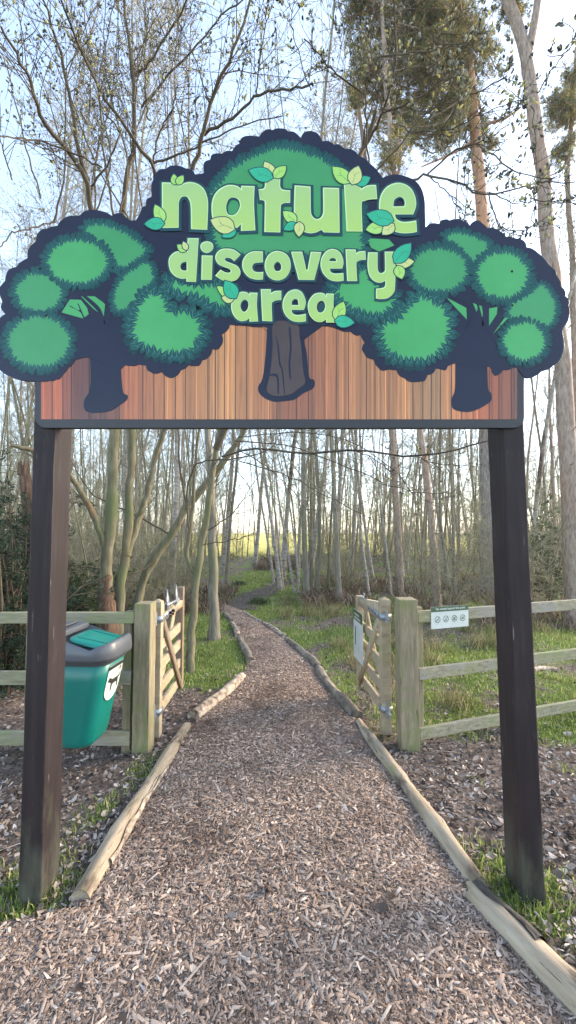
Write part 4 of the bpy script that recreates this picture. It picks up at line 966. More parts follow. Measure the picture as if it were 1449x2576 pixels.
# ------------------------------------------------------------------ dog waste bin
BIN = thing('dog_waste_bin', 'teal plastic dog waste bin with a grey rim behind the left signpost', 'bin', (-1.305, 2.62, -.018), R(-5))
def rrect(a, b_, r, cx_=0, cy_=0, n=6, bulge=0.0):
    out = []
    for sx_, sy_, a0 in ((1, 1, 0), (-1, 1, 90), (-1, -1, 180), (1, -1, 270)):
        for t in np.linspace(0, 90, n):
            out.append((cx_+sx_*(a/2-r)+r*math.cos(R(a0+t)), cy_+sy_*(b_/2-r)+r*math.sin(R(a0+t))))
    o_ = np.array(out)
    if bulge:
        m_ = o_[:, 0] > cx_; o_[m_, 0] += bulge*(1-(2*(o_[m_, 1]-cy_)/b_)**2)*np.clip((o_[m_, 0]-cx_)/(a/2), 0, 1)
    return o_
def loft(rings, capb=True, capt=True):
    B = Buf(); k = len(rings[0]); v = np.concatenate(rings)
    q = [[s*k+i, s*k+(i+1) % k, (s+1)*k+(i+1) % k, (s+1)*k+i] for s in range(len(rings)-1) for i in range(k)]
    t = []
    vv = [v]
    nxt = len(v)
    if capb: vv.append(rings[0].mean(0)[None]); t += [[nxt, (i+1) % k, i] for i in range(k)]; nxt += 1
    if capt: vv.append(rings[-1].mean(0)[None]); t += [[nxt, (len(rings)-1)*k+i, (len(rings)-1)*k+(i+1) % k] for i in range(k)]
    B.add(np.concatenate(vv), q, t); return B
zc = lambda p, z: np.c_[p, np.full(len(p), z) if np.isscalar(z) else z]
rings = []
for t in (0, .01, .03, .08, .25, .5, .75, 1.0):
    e = {0: .86, .01: .93, .03: .975}.get(t, 1.0)
    a_ = .31+.115*t; b_ = .262+.058*t
    rings.append(zc(rrect(a_*e, b_*e, .055+.015*t, -.055+.055*t, 0, 7, .018), .262+.53*t))
link('body', loft(rings).mesh('body', [M['teal']], True), BIN)
# rim with a wavy upper edge
def rimtop(p):
    x = p[:, 0]
    return np.interp(x, [-.24, -.10, -.045, .055, .13, .185, .25], [.955, .958, .945, .862, .860, .885, .905])
o0 = rrect(.432, .330, .075, 0, 0, 9, .02); o1 = rrect(.487, .388, .10, 0, 0, 9, .028); o2 = rrect(.470, .370, .09, 0, 0, 9, .02); i2 = rrect(.440, .340, .08, 0, 0, 9, .015); i3 = rrect(.42, .32, .075, 0, 0, 9, .01)
rt = rimtop(o2)
link('rim', loft([zc(o0*.97, .765), zc(o0, .768), zc(o0, .792), zc(o1*.985, .798), zc(o1, .812), zc(o1, np.minimum(rt-.03, .845)), zc((o1+o2)/2, rt-.016), zc(o2*.99, rt-.003), zc((o2+i2)/2, rt), zc(i2, rt-.004), zc(i3, .842), zc(i3*.5, .838)], True, True).mesh('rim', [M['grey_plastic']], True), BIN)
# hatch
H = Matrix.Translation((.088, 0, .889)) @ Matrix.Rotation(R(12), 4, 'Y')
hat = loft([zc(rrect(.262, .280, .06, 0, 0, 7, .02)*.97, -.014), zc(rrect(.262, .280, .06, 0, 0, 7, .02), -.008), zc(rrect(.262, .280, .06, 0, 0, 7, .02), .004), zc(rrect(.245, .262, .055, 0, 0, 7, .02), .012), zc(rrect(.20, .21, .05, 0, 0, 7, .01), .015)])
me = hat.mesh('lid', [M['teal_lid']], True); me.transform(H); lid = link('lid', me, BIN)
B = Buf()
for y_ in (-.085, .085): B.tube([(-.09, y_, .0165), (.09, y_*.9, .0165)], .005, 8, 0, True)
B.tube([(.10, -.075, .0165), (.118, 0, .0165), (.10, .075, .0165)], .004, 8, 0, True)
me = B.mesh('lid_rib', [M['teal_lid']], True); me.transform(H); link('lid_rib', me, lid)
link('hinge_bar', box_me('hinge_bar', (-.135, -.15, .925), (-.062, .15, .962), M['grey_plastic'], .010, 3), BIN)
link('back_cover', box_me('back_cover', (-.225, -.14, .92), (-.14, .14, .968), M['black_plastic'], .008, 2), BIN)
me = box_me('stub_plate', (-.19, -.09, .9685), (-.115, .10, .976), M['grey_plastic'], .003, 2); link('stub_plate', me, BIN)
link('catch', box_me('catch', (.253, .04, .835), (.262, .052, .862), M['black_plastic'], .002, 1), BIN)
# sticker on the sloping front
B = Buf()
def fx(z): return .255+.0235*0+(-.055+.055*((z-.262)/.53))+(.31+.115*((z-.262)/.53))/2-.255+.0185
def on_front(y, z, e): return (fx(z)*1.0-.0+e-.09*y*y*7, y, z)
zt = [(-.085, .745), (.085, .745)]; a = np.linspace(0, -np.pi, 15)
pts = [(-.085, .742), (-.085, .60)]+[(.085*math.cos(t)*1.0, .60+.085*math.sin(t)) for t in np.linspace(-np.pi, 0, 13)][1:-1]+[(.085, .60), (.085, .742)]
def patch(B, pts, e, m):
    n = len(pts); v = [on_front(y, z, e) for y, z in pts]; c = np.mean(np.array(pts), 0)
    B.add(v+[on_front(c[0], c[1], e)], None, [[n, i, (i+1) % n] for i in range(n)], m)
    B.add(v+[on_front(c[0], c[1], e)], None, [[n, (i+1) % n, i] for i in range(n)], m) if False else None
patch(B, pts, .003, 0)
patch(B, [(-.085, .716), (.085, .716), (.085, .726), (-.085, .726)], .0042, 1)
DS = 1.5
dog = [(-.050, .640), (-.038, .655), (-.028, .650), (-.012, .643), (.028, .640), (.048, .652), (.044, .638), (.036, .628), (.040, .600), (.033, .600), (.024, .622), (-.008, .620), (-.014, .598), (-.021, .598), (-.022, .622), (-.034, .636)]
cdog = np.mean(np.array(dog), 0)
sc_ = lambda L: [(y_*DS, .63+(z_-.63)*DS) for y_, z_ in L]
patch(B, [(-.085, .722), (.085, .722), (.085, .741), (-.085, .741)], .0044, 1)
patch(B, sc_([(-.012, .643), (.036, .642), (.034, .622), (-.012, .620), (-.024, .628), (-.024, .646)]), .0042, 1)
for poly in ([(-.050, .640), (-.040, .655), (-.024, .648), (-.022, .628), (-.036, .636)], [(.030, .642), (.050, .655), (.040, .634)], [(-.020, .626), (-.010, .624), (-.013, .596), (-.020, .596)], [(.024, .626), (.034, .628), (.040, .598), (.033, .598)]):
    patch(B, sc_(poly), .0048, 1)
patch(B, [(-.045, .652), (-.040, .653), (.055, .700), (.050, .702)], .0046, 1); patch(B, [(.045, .690), (.062, .692), (.064, .712), (.050, .712)], .0048, 1)
link('sticker', B.mesh('sticker', [M['white'], M['ink']]), BIN)
link('mounting_bracket', box_me('mounting_bracket', (-.20, .155, .50), (-.02, .315, .56), M['steel'], .003, 1), BIN)
# ------------------------------------------------------------------ trees
def unit(v): return v/(np.linalg.norm(v)+1e-9)
def perp(rs, d):
    v = rs.normal(0, 1, 3); v -= d*np.dot(v, d); return unit(v)
def grow_line(rs, p, d, L, n, wob=.12, up=.0):
    pts = [np.array(p, float)]; d = unit(np.array(d, float))
    for i in range(n-1):
        d = unit(d+rs.normal(0, wob, 3)+np.array([0, 0, up])); pts.append(pts[-1]+d*L/(n-1))
    return np.array(pts)
def pt_on(pts, t):
    s = t*(len(pts)-1); i = min(int(s), len(pts)-2); f = s-i
    return pts[i]*(1-f)+pts[i+1]*f, unit(pts[i+1]-pts[i])
def resample(pts, n):
    pts = np.array(pts, float); q = []
    N = len(pts)
    for s in np.linspace(0, N-1, n):
        i = min(int(s), N-2); t = s-i
        p0 = pts[max(i-1, 0)]; p1 = pts[i]; p2 = pts[i+1]; p3 = pts[min(i+2, N-1)]
        q.append(.5*((2*p1)+(-p0+p2)*t+(2*p0-5*p1+4*p2-p3)*t*t+(-p0+3*p1-3*p2+p3)*t**3))
    return np.array(q)
SPN = 5
_a = np.arange(SPN)/SPN*2*np.pi
SPV = np.vstack([[0, 0, 0], np.c_[np.cos(_a)*.42, np.sin(_a)*.42, np.full(SPN, .22)], np.c_[np.cos(_a)*.5, np.sin(_a)*.5, np.full(SPN, .62)], [0, 0, 1]])
SPT = [[0, 1+(i+1) % SPN, 1+i] for i in range(SPN)]+[[11, 6+i, 6+(i+1) % SPN] for i in range(SPN)]
SPQ = [[1+i, 1+(i+1) % SPN, 6+(i+1) % SPN, 6+i] for i in range(SPN)]
def add_spindles(B, P, D, L, W, m):
    P = np.array(P); D = np.array(D); L = np.array(L); W = np.array(W); N = len(P)
    if N == 0: return
    D = D/np.linalg.norm(D, axis=1, keepdims=True); ref = np.where(np.abs(D[:, 2:]) > .9, np.array([[1.0, 0, 0]]), np.array([[0, 0, 1.0]]))
    U = np.cross(D, ref); U /= np.linalg.norm(U, axis=1, keepdims=True); V = np.cross(D, U)
    v = P[:, None]+U[:, None]*(SPV[None, :, 0:1]*W[:, None, None])+V[:, None]*(SPV[None, :, 1:2]*W[:, None, None])+D[:, None]*(SPV[None, :, 2:3]*L[:, None, None])
    o = (np.arange(N)*12)[:, None, None]
    B.add(v.reshape(-1, 3), (np.array(SPQ)[None]+o).reshape(-1, 4), (np.array(SPT)[None]+o).reshape(-1, 3), m)
def add_needles(B, C, n, L, W, rs, m, dirs=None, spread=1.0):
    C = np.asarray(C, float); K = len(C); P = np.repeat(C, n, 0); N = len(P)
    D = rs.normal(0, 1, (N, 3)); D /= np.linalg.norm(D, axis=1, keepdims=True)
    if dirs is not None: D = D*spread+np.repeat(dirs, n, 0); D /= np.linalg.norm(D, axis=1, keepdims=True)
    S = np.cross(D, rs.normal(0, 1, (N, 3))); S /= np.linalg.norm(S, axis=1, keepdims=True)
    l = L*rs.uniform(.7, 1.2, N)[:, None]; w_ = W*rs.uniform(.7, 1.2, N)[:, None]
    P = P+rs.normal(0, L*.25, (N, 3))
    V = np.stack([P-S*w_/2, P+S*w_/2, P+D*l], 1)
    B.add(V.reshape(-1, 3), None, np.arange(N*3).reshape(-1, 3), m)

class CatK:
    def __init__(s): s.P = []; s.D = []; s.L = []; s.W = []
    def put(s, p, d, l, w_): s.P.append(p); s.D.append(d); s.L.append(l); s.W.append(w_)
def twiggy(B, rs, pts, r, n, L, depth, ck=None, cdens=0.0, m=0, ang=(.5, 1.1), up=.06, t0=.12, size=1.0, wob=.14):
    """side shoots along a limb, with shoots of their own"""
    for i in range(n):
        t = rs.uniform(t0, 1.0)**.85; p, d = pt_on(pts, t)
        a = rs.uniform(*ang); dd = unit(d*math.cos(a)+perp(rs, d)*math.sin(a)+np.array([0, 0, .15]))
        l = L*rs.uniform(.45, 1.15)*(1-.45*t); rr = r*rs.uniform(.45, .8)*(1-.3*t)
        k = 6 if depth > 0 else 4
        q = grow_line(rs, p, dd, l, k, wob, up)
        B.tube(q, np.linspace(max(rr*.85, .0011), max(rr*.26, .0008), k), 4 if rr > .006 else 3, m)
        if depth > 0: twiggy(B, rs, q, rr, max(2, int(l*7.5)), l*.5, depth-1, ck, cdens, m, ang, up, .15, size, wob)
        if ck is not None and cdens > 0 and depth < 2 and rs.uniform() < .8:
            for j in range(rs.poisson(cdens*l*9)):
                p2, d2 = pt_on(q, rs.uniform(.2, 1)); pd = perp(rs, d2)
                s_ = size*rs.uniform(.6, 1.25)
                ck.put(p2+pd*.002, unit(d2*.6+pd*.7+np.array([0, 0, .25])), .024*s_, .0115*s_)
def tree(name, label, cat, base, group=None):
    return tag(empty(name, base), label, cat, group)
def at_pts(L): return np.array([at(*a) for a in L])

# ---- big willow behind the dog bin; its limbs rise behind the sign
rs = np.random.default_rng(11)
wb = np.array([at(276, 1560, 4.55)[0], 4.55, 0.0])
def willow(base, label, trunks, limbs, seed, crown_n, cd):
    rs = np.random.default_rng(seed)
    t = tree('willow_tree', label, 'willow', tuple(base))
    B = Buf()
    for pts, r0, r1 in trunks:
        q = resample(pts, 26)-base; q = q+rs.normal(0, .006, q.shape); B.tube(q, np.linspace(r0, r1, 26)*(1+.07*rs.normal(0, 1, 26)), 12, 0, True)
    link('trunk', B.mesh('trunk', [M['willow']], True), t)
    B = Buf(); ck = CatK()
    for pts, r0, r1, n, L, dens, sz in limbs:
        q = resample(pts, 18)-base; q = q+rs.normal(0, .007, q.shape); B.tube(q, .8*np.linspace(r0, r1, 18), 8, 0)
        twiggy(B, rs, q, max(r1, .007), int(n*1.0), L, 2, ck, dens*cd*1.9, 0, size=sz*1.22)
    for pts, r0, r1 in trunks:
        q = resample(pts, 26)-base; twiggy(B, rs, q, .010, crown_n, .8, 1, None, 0, 0, t0=.3)
    add_spindles(B, ck.P, ck.D, ck.L, ck.W, 1)
    link('crown', B.mesh('crown', [M['twig'], M['catkin']], False), t)
    return t
c5 = lambda L, d0, d1: at_pts([(x*.5, y*.5, d0+(d1-d0)*i/(len(L)-1)) for i, (x, y) in enumerate(L)])
c6 = lambda L, d0, d1: at_pts([(724.5+x*.5, y*.5, d0+(d1-d0)*i/(len(L)-1)) for i, (x, y) in enumerate(L)])
st1 = np.vstack([[wb+[0.02, 0, -.05]], at_pts([(265, 1500, 4.5), (272, 1400, 4.5), (282, 1240, 4.5), (288, 1080, 4.5), (300, 800, 4.4), (308, 540, 4.3)])])
st2 = np.vstack([[wb+[.10, .03, -.05]], at_pts([(300, 1500, 4.6), (318, 1380, 4.6), (326, 1240, 4.6), (330, 1080, 4.6), (285, 800, 4.3), (232, 536, 4.0)])])
st3 = at_pts([(318, 1400, 4.6), (345, 1320, 4.7), (372, 1240, 4.8), (400, 1120, 4.9), (440, 1000, 4.8), (470, 800, 4.5), (489, 500, 4.0)])
st4 = at_pts([(270, 1400, 4.5), (240, 1310, 4.4), (190, 1215, 4.2), (120, 1150, 3.9), (30, 1120, 3.7)])
LIM = [(c5([(460, 1065), (435, 900), (340, 760), (260, 670), (190, 540), (150, 400), (90, 290), (0, 140)], 4.0, 3.0), .034, .012, 22, .95, 1.0, 1.05),
       (c5([(440, 900), (420, 850), (380, 650), (340, 430), (300, 250), (250, 100), (205, -40)], 4.0, 3.2), .028, .010, 22, .95, 1.0, 1.0),
       (c5([(455, 945), (540, 820), (600, 660), (505, 540), (520, 400)], 4.0, 3.6), .014, .006, 9, .7, .8, 1.0),
       (c5([(615, 1070), (650, 840), (680, 680), (672, 420), (650, 200), (615, -60)], 4.3, 3.7), .036, .014, 24, 1.0, .8, 1.0),
       (c5([(770, 1000), (768, 830), (640, 660), (480, 400), (370, 160), (290, -40)], 3.6, 2.5), .022, .008, 24, .85, 1.5, 1.0),
       (c5([(768, 830), (800, 680), (870, 540), (890, 420)], 3.6, 3.2), .012, .005, 9, .6, 1.2, 1.0),
       (c5([(768, 825), (900, 780), (1040, 715), (1160, 655), (1420, 585)], 3.6, 3.2), .013, .005, 14, .7, .9, 1.0),
       (c5([(965, 860), (1020, 700), (1050, 540), (1120, 380), (1190, 220), (1262, -30)], 3.5, 2.9), .026, .011, 18, .9, .9, 1.0),
       (c5([(1035, 675), (1180, 590), (1290, 478), (1449, 455), (1560, 430)], 3.4, 2.8), .016, .008, 14, .7, 1.0, 1.0),
       (c5([(1290, 475), (1305, 300), (1340, 100), (1345, -20)], 3.1, 2.7), .008, .004, 9, .5, 1.1, 1.0),
       (c5([(690, 390), (780, 270), (880, 110), (960, -30)], 4.2, 3.6), .018, .009, 14, .9, .8, 1.0),
       (c5([(715, 545), (830, 400), (980, 240), (1110, 90), (1250, -30)], 4.2, 3.6), .016, .007, 16, .9, .8, 1.0),
       (c5([(570, 1080), (540, 900), (510, 680), (495, 450), (440, 200), (420, -20)], 4.6, 4.4), .018, .007, 18, 1.0, .5, .9),
       (c5([(740, 600), (728, 300), (740, -30)], 4.4, 4.2), .014, .007, 12, .9, .6, .9),
       (c5([(0, 690), (130, 700), (300, 740), (520, 850)], 3.0, 3.5), .007, .010, 9, .7, .8, 1.0),
       (c5([(60, 900), (0, 700), (-60, 500)], 3.6, 3.3), .009, .005, 8, .7, .8, 1.0),
       (c5([(280, 1110), (150, 1150), (60, 1180), (-20, 1260)], 3.9, 3.4), .010, .006, 8, .6, .9, 1.0),
       (c5([(210, 1000), (120, 700), (40, 350), (-30, 200)], 4.4, 4.2), .012, .006, 12, .9, .7, 1.0)]
rl = np.random.default_rng(71)
for k in range(9):
    x0 = rl.uniform(120, 520); x1 = x0+rl.normal(0, 190)-20; d0 = rl.uniform(3.6, 4.6)
    LIM.append((at_pts([(x0, 560, d0), (x0*.7+x1*.3+rl.normal(0, 20), 400, d0-.1), (x0*.35+x1*.65+rl.normal(0, 25), 200, d0-.2), (x1, -30, d0-.4)]), rl.uniform(.009, .016), .004, 17, .8, .75, 1.0))
wt = willow(wb, 'many stemmed grey willow behind the dog bin with a broken brown hollow at its fork', [(st1, .080, .036), (st2, .062, .030), (st3, .046, .020), (st4, .038, .018)], LIM, 11, 16, 1.0)

rs = np.random.default_rng(12)
q = resample(at_pts([(277, 1600, 4.53), (270, 1530, 4.52), (266, 1490, 4.5), (268, 1448, 4.5)])-wb, 16); B = Buf(); k = 14
ang = np.arange(k)/k*6.283; V = []
for i in range(16):
    t = i/15; rr = (.098-.030*t)*(1+.10*rs.normal(0, 1, k)+.12*np.sin(3*ang+i*.3)*.5); V.append(np.c_[q[i, 0]+np.cos(ang)*rr, q[i, 1]+np.sin(ang)*rr, q[i, 2]+(rs.normal(0, .012, k) if i < 15 else rs.uniform(-.05, .06, k))])
i = np.arange(15)[:, None]; j = np.arange(k)[None]
B.add(np.concatenate(V), np.stack([i*k+j, i*k+(j+1) % k, (i+1)*k+(j+1) % k, (i+1)*k+j], -1).reshape(-1, 4))
link('torn_bark', B.mesh('torn_bark', [M['snag']], True), wt)
# ---- leaning willow left of the path; long boughs cross behind the sign to the right
lb = G(478, 1697); lb = np.array([lb[0], lb[1], 0.0])
s1 = np.vstack([[lb-[0, 0, .05]], at_pts([(481, 1600, 4.6), (492, 1480, 4.6), (506, 1380, 4.6), (524, 1260, 4.55), (545, 1120, 4.5), (560, 1040, 4.4), (600, 900, 4.2)])])
s2 = at_pts([(495, 1450, 4.6), (470, 1400, 4.62), (483, 1300, 4.65), (490, 1180, 4.7), (505, 1060, 4.7), (520, 900, 4.7)])
lim = [(at_pts([(545, 1130, 4.5), (600, 1000, 4.3), (690, 900, 4.0), (800, 700, 3.7), (880, 500, 3.4), (905, 395, 3.3), (944, 285, 3.2)]), .05, .020, 6, .6, .3, 1.0),
       (c6([(350, 800), (440, 650), (470, 570), (540, 330), (540, 150), (518, -20)], 3.3, 2.7), .018, .006, 18, .75, 1.2, 1.1),
       (c6([(470, 570), (600, 520), (740, 430), (830, 320), (900, 200), (1010, 140)], 3.2, 2.6), .012, .005, 14, .6, 1.2, 1.1),
       (c6([(405, 850), (395, 650), (385, 490), (270, 390), (180, 290), (80, 190)], 3.2, 2.6), .010, .005, 13, .6, 1.1, 1.1),
       (c6([(430, 870), (560, 730), (690, 580), (840, 510), (960, 470), (1100, 380)], 3.2, 2.6), .010, .004, 15, .6, 1.1, 1.1),
       (c6([(600, 930), (700, 880), (830, 920), (1000, 970), (1200, 930), (1449, 900)], 3.1, 2.5), .012, .004, 18, .6, 1.2, 1.1),
       (c6([(700, 880), (830, 770), (950, 730), (1080, 820), (1180, 880), (1330, 900)], 3.1, 2.5), .009, .004, 13, .5, 1.2, 1.1),
       (c6([(1000, 970), (1060, 1130), (1150, 1165), (1300, 1100)], 2.8, 2.6), .007, .003, 8, .4, 1.2, 1.1),
       (c6([(1250, 480), (1330, 350), (1400, 250), (1449, 150)], 2.6, 2.4), .006, .003, 8, .35, 1.4, 1.1),
       (c6([(430, 290), (560, 275), (740, 250), (900, 240)], 2.8, 2.5), .008, .004, 10, .5, 1.3, 1.1),
       (c6([(1230, 540), (1250, 800), (1240, 1000), (1250, 1200)], 2.5, 2.4), .005, .003, 7, .3, 1.3, 1.1),
       (at_pts([(560, 1150, 4.4), (640, 1128, 4.0), (760, 1140, 3.6), (900, 1132, 3.3), (1030, 1148, 3.1), (1150, 1130, 3.0), (1260, 1095, 2.9)]), .016, .006, 12, .5, .25, 1.0),
       (at_pts([(480, 1330, 4.6), (470, 1240, 4.6), (488, 1180, 4.5), (520, 1158, 4.4), (590, 1155, 4.2), (680, 1130, 4.0)]), .016, .007, 8, .6, .0, 1.0),
       (at_pts([(600, 1160, 4.2), (700, 1190, 4.0), (830, 1250, 3.9), (940, 1310, 3.8)]), .008, .003, 9, .5, .2, 1.0),
       (at_pts([(600, 1130, 4.3), (680, 1180, 4.1), (740, 1240, 4.0), (790, 1310, 3.9)]), .007, .003, 9, .5, .1, 1.0),
       (at_pts([(590, 1110, 4.3), (720, 1120, 3.8), (860, 1170, 3.5), (1000, 1230, 3.3), (1110, 1240, 3.2)]), .008, .003, 11, .5, .2, 1.0),
       (at_pts([(600, 1100, 4.3), (700, 1090, 3.9), (850, 1100, 3.6), (1000, 1190, 3.4), (1060, 1290, 3.3)]), .007, .003, 10, .5, .2, 1.0),
       (at_pts([(560, 1140, 4.5), (630, 1230, 4.4), (650, 1330, 4.3)]), .006, .003, 8, .45, 0, 1.0),
       (at_pts([(900, 1135, 3.3), (980, 1180, 3.2), (1080, 1260, 3.1)]), .005, .002, 8, .4, .4, 1.0),
       (at_pts([(1030, 1145, 3.1), (1120, 1170, 3.0), (1230, 1172, 2.9)]), .005, .002, 8, .4, .5, 1.0),
       (c6([(560, 640), (700, 660), (850, 640), (1000, 560), (1150, 500)], 2.9, 2.5), .007, .003, 12, .5, 1.3, 1.0),
       (c6([(480, 560), (440, 420), (420, 200), (430, -20)], 3.0, 2.7), .007, .003, 12, .5, 1.3, 1.0),
       (c6([(860, 760), (1000, 700), (1120, 600), (1200, 420)], 2.8, 2.5), .006, .003, 10, .45, 1.3, 1.0),
       (c6([(700, 880), (820, 1000), (900, 1080)], 3.0, 2.9), .006, .003, 8, .4, 1.3, 1.0),
       (c6([(1000, 970), (1150, 1020), (1300, 1010), (1449, 1020)], 2.8, 2.5), .005, .003, 9, .4, 1.3, 1.0),
       (c6([(120, 460), (60, 300), (20, 120), (30, -20)], 3.0, 2.8), .006, .003, 10, .45, 1.2, 1.0),
       (c6([(700, 250), (800, 120), (860, -20)], 2.7, 2.5), .006, .003, 9, .45, 1.3, 1.0),
       (at_pts([(505, 1370, 4.6), (580, 1360, 4.4), (640, 1345, 4.3)]), .008, .003, 6, .4, 0, 1.0),
       (at_pts([(510, 1340, 4.6), (590, 1285, 4.6), (660, 1180, 4.6)]), .010, .004, 9, .6, 0, 1.0)]
willow(lb, 'slim leaning willow in the grass just past the left gate', [(s1, .050, .024), (s2, .028, .012)], lim, 12, 14, 1.7)
# ---- diagonal grey willow trunk crossing behind the left gate
db = np.array([at(322, 1560, 5.2)[0], 5.2, 0.0])
s1 = np.vstack([[db-[0, 0, .05]], at_pts([(352, 1483, 5.2), (390, 1400, 5.2), (430, 1345, 5.2), (470, 1275, 5.2), (520, 1215, 5.2), (570, 1150, 5.2), (612, 1085, 5.2), (680, 950, 5.2), (740, 760, 5.2)])])
lim = [(at_pts([(430, 1345, 5.2), (330, 1290, 5.0), (230, 1240, 4.8), (170, 1140, 4.7)]), .016, .006, 10, .8, 0, 1),
       (at_pts([(395, 1395, 5.2), (345, 1440, 5.0), (250, 1430, 4.7), (180, 1420, 4.5)]), .014, .005, 10, .6, 0, 1),
       (at_pts([(470, 1280, 5.2), (450, 1150, 5.3), (455, 1000, 5.4)]), .022, .010, 12, .9, 0, 1),
       (at_pts([(560, 1160, 5.2), (640, 1060, 5.2), (700, 1070, 5.2)]), .014, .006, 8, .8, 0, 1)]
willow(db, 'grey trunk slanting up to the right behind the left gate', [(s1, .064, .028)], lim, 13, 22, 0)

# ---- straight grey trunk beside the path on the left
def straight(base, px, r0, r1, matn, label, cat, seed, n=16, L=1.1, name='tree', tw='twig', extra=None, t0=.25):
    rs = np.random.default_rng(seed); base = np.array(base, float)
    t = tree(name, label, cat, tuple(base)); q = resample(px, 24)-base; q[1:] += rs.normal(0, .01, q[1:].shape)
    B = Buf(); r = np.linspace(r0, r1, 24); r[0] *= 1.45; r[1] *= 1.15; B.tube(q, r*(1+.05*rs.normal(0, 1, 24)), 14, 0, True)
    link('trunk', B.mesh('trunk', [M[matn]], True), t)
    B = Buf(); twiggy(B, rs, q, .016, n, L, 1, None, 0, 0, t0=t0)
    if extra: extra(B, rs, q)
    link('crown', B.mesh('crown', [M[tw], M['needle'], M['bud']]), t)
    return t
b0 = G(538, 1609); b0[2] = 0
straight(b0, np.vstack([[b0-[0, 0, .05]], at_pts([(537, 1500, b0[1]), (535, 1330, b0[1]), (530, 1200, b0[1]+.05), (520, 1080, b0[1]+.1), (508, 900, b0[1]+.1), (480, 600, b0[1]+.1), (475, 300, b0[1]), (480, 60, b0[1])])]), .082, .006, 'greytrunk',
         'straight grey trunk standing by itself in the grass on the left bend of the path', 'tree', 21, 40, 1.3)

# ---- pines on the right
def pine(base, pts, r0, r1, label, seed, cl, cat='pine', boughs=(), bark='pine'):
    rs = np.random.default_rng(seed); base = np.array(base, float)
    t = tree('pine_tree', label, cat, tuple(base)); q = resample(pts, 30)-base; q[1:] += rs.normal(0, .012, q[1:].shape)
    B = Buf(); r = np.linspace(r0, r1, 30); r[0] *= 1.3
    B.tube(q, r*(1+.04*rs.normal(0, 1, 30)), 16, 0, True)
    for bp, a, b_ in boughs: B.tube(resample(bp, 14)-base, np.linspace(a, b_, 14), 10, 0)
    for k in range(14):       # dead snags
        p, d = pt_on(q, rs.uniform(.15, .75)); dd = perp(rs, d); B.tube(grow_line(rs, p, dd+[0, 0, .1], rs.uniform(.15, .55), 4, .15), [.016, .012, .008, .004], 5, 0)
    link('trunk', B.mesh('trunk', [M[bark]], True), t)
    B = Buf()
    for (cx_, cy_, cd_, rx, rz, nb) in cl:
        c = at(cx_, cy_, cd_)-base
        p0, _ = pt_on(q, float(np.clip((c[2]-.6*rz)/q[-1, 2], .1, .99)))
        nbr = max(3, int(nb/5.5))
        for k in range(nbr):
            e = c+rs.normal(0, 1, 3)*np.array([rx, rx, rz])*.55
            L = np.linalg.norm(e-p0); mid = (p0+e)/2+np.array([0, 0, -.12*L])+rs.normal(0, .12*L, 3)
            br = resample([p0, p0+(mid-p0)*.6+rs.normal(0, .1, 3), mid, e], 9); B.tube(br, np.linspace(.035, .008, 9), 5, 0)
            C = []; Dn = []
            for j in range(16):
                s0, d0 = pt_on(br, rs.uniform(.45, 1)); tip = s0+rs.normal(0, 1, 3)*np.array([rx, rx, rz])*.26
                B.tube([s0, (s0+tip)/2+rs.normal(0, .05, 3), tip], [.008, .006, .003], 3, 0)
                for g_ in range(3):
                    C.append(tip+rs.normal(0, .07, 3)); Dn.append(unit(tip-s0)*.7+np.array([0, 0, .25]))
            add_needles(B, C, 20, .090, .0125, rs, 1, np.array(Dn), .8)
    link('crown', B.mesh('crown', [M['pine'], M['needle']]), t)
    return t
d = 9.4; b_ = np.array([at(1228, 1500, d)[0], d, 0])
pine(b_, np.vstack([[b_-[0, 0, .05]], at_pts([(1227, 1200, d), (1222, 800, d), (1215, 570, d), (1197, 360, d), (1183, 200, d), (1165, 60, d), (1140, -120, d), (1120, -260, d)])]), .17, .09,
     'orange barked pine behind the right of the sign with a wide crown reaching left', 31,
     [(1080, 150, 9.0, .5, .5, 80), (1120, 330, 9.2, .4, .4, 50), (1010, 60, 9.0, .6, .6, 90), (960, 250, 8.9, .4, .4, 60), (1200, 200, 9.6, .35, .4, 34), (880, 60, 8.9, .4, .4, 50), (930, 60, 9.0, .62, .6, 90), (1000, 190, 9.2, .55, .5, 80), (900, 190, 8.8, .35, .4, 40), (1060, 40, 9.4, .6, .5, 90), (960, -60, 9.2, .7, .6, 90), (1090, -60, 9.6, .7, .5, 90), (1230, -40, 9.8, .6, .5, 70), (1010, 330, 9.2, .42, .4, 50), (1150, 130, 9.2, .40, .35, 36), (1250, 120, 9.6, .35, .35, 30), (925, 330, 9.0, .22, .3, 22), (1240, 370, 9.6, .3, .3, 22), (1100, 250, 9.0, .35, .3, 30)],
     boughs=[(at_pts([(1200, 330, 9.4), (1225, 312, 9.3), (1270, 298, 9.2), (1310, 270, 9.1)]), .05, .02), (at_pts([(1165, 60, 9.4), (1120, 90, 9.3), (1130, 150, 9.2), (1060, 210, 9.0)]), .04, .02), (at_pts([(1195, 350, 9.4), (1140, 385, 9.3), (1060, 420, 9.2)]), .035, .015)], bark='pine_orange')
d = 6.9; b_ = np.array([at(1446, 1556, d)[0], d, 0])
pine(b_, np.vstack([[b_-[0, 0, .05]], at_pts([(1443, 1480, d), (1437, 1300, d), (1428, 1130, d), (1415, 950, d), (1396, 760, d), (1376, 560, d), (1360, 400, d), (1338, 240, d), (1315, 110, d), (1270, -20, d), (1230, -140, d)])]), .160, .080,
     'tall thick pine at the right side, forked high up, its trunk curving left', 32, [(1260, -130, 7.0, .7, .5, 70), (1390, -160, 7.2, .6, .5, 60), (1290, 60, 7.4, .25, .25, 14)],
     boughs=[(at_pts([(1325, 150, 6.9), (1338, 90, 6.85), (1350, 20, 6.8), (1362, -80, 6.8)]), .075, .055)])
d = 11.5; b_ = np.array([at(1450, 1470, d)[0], d, 0])
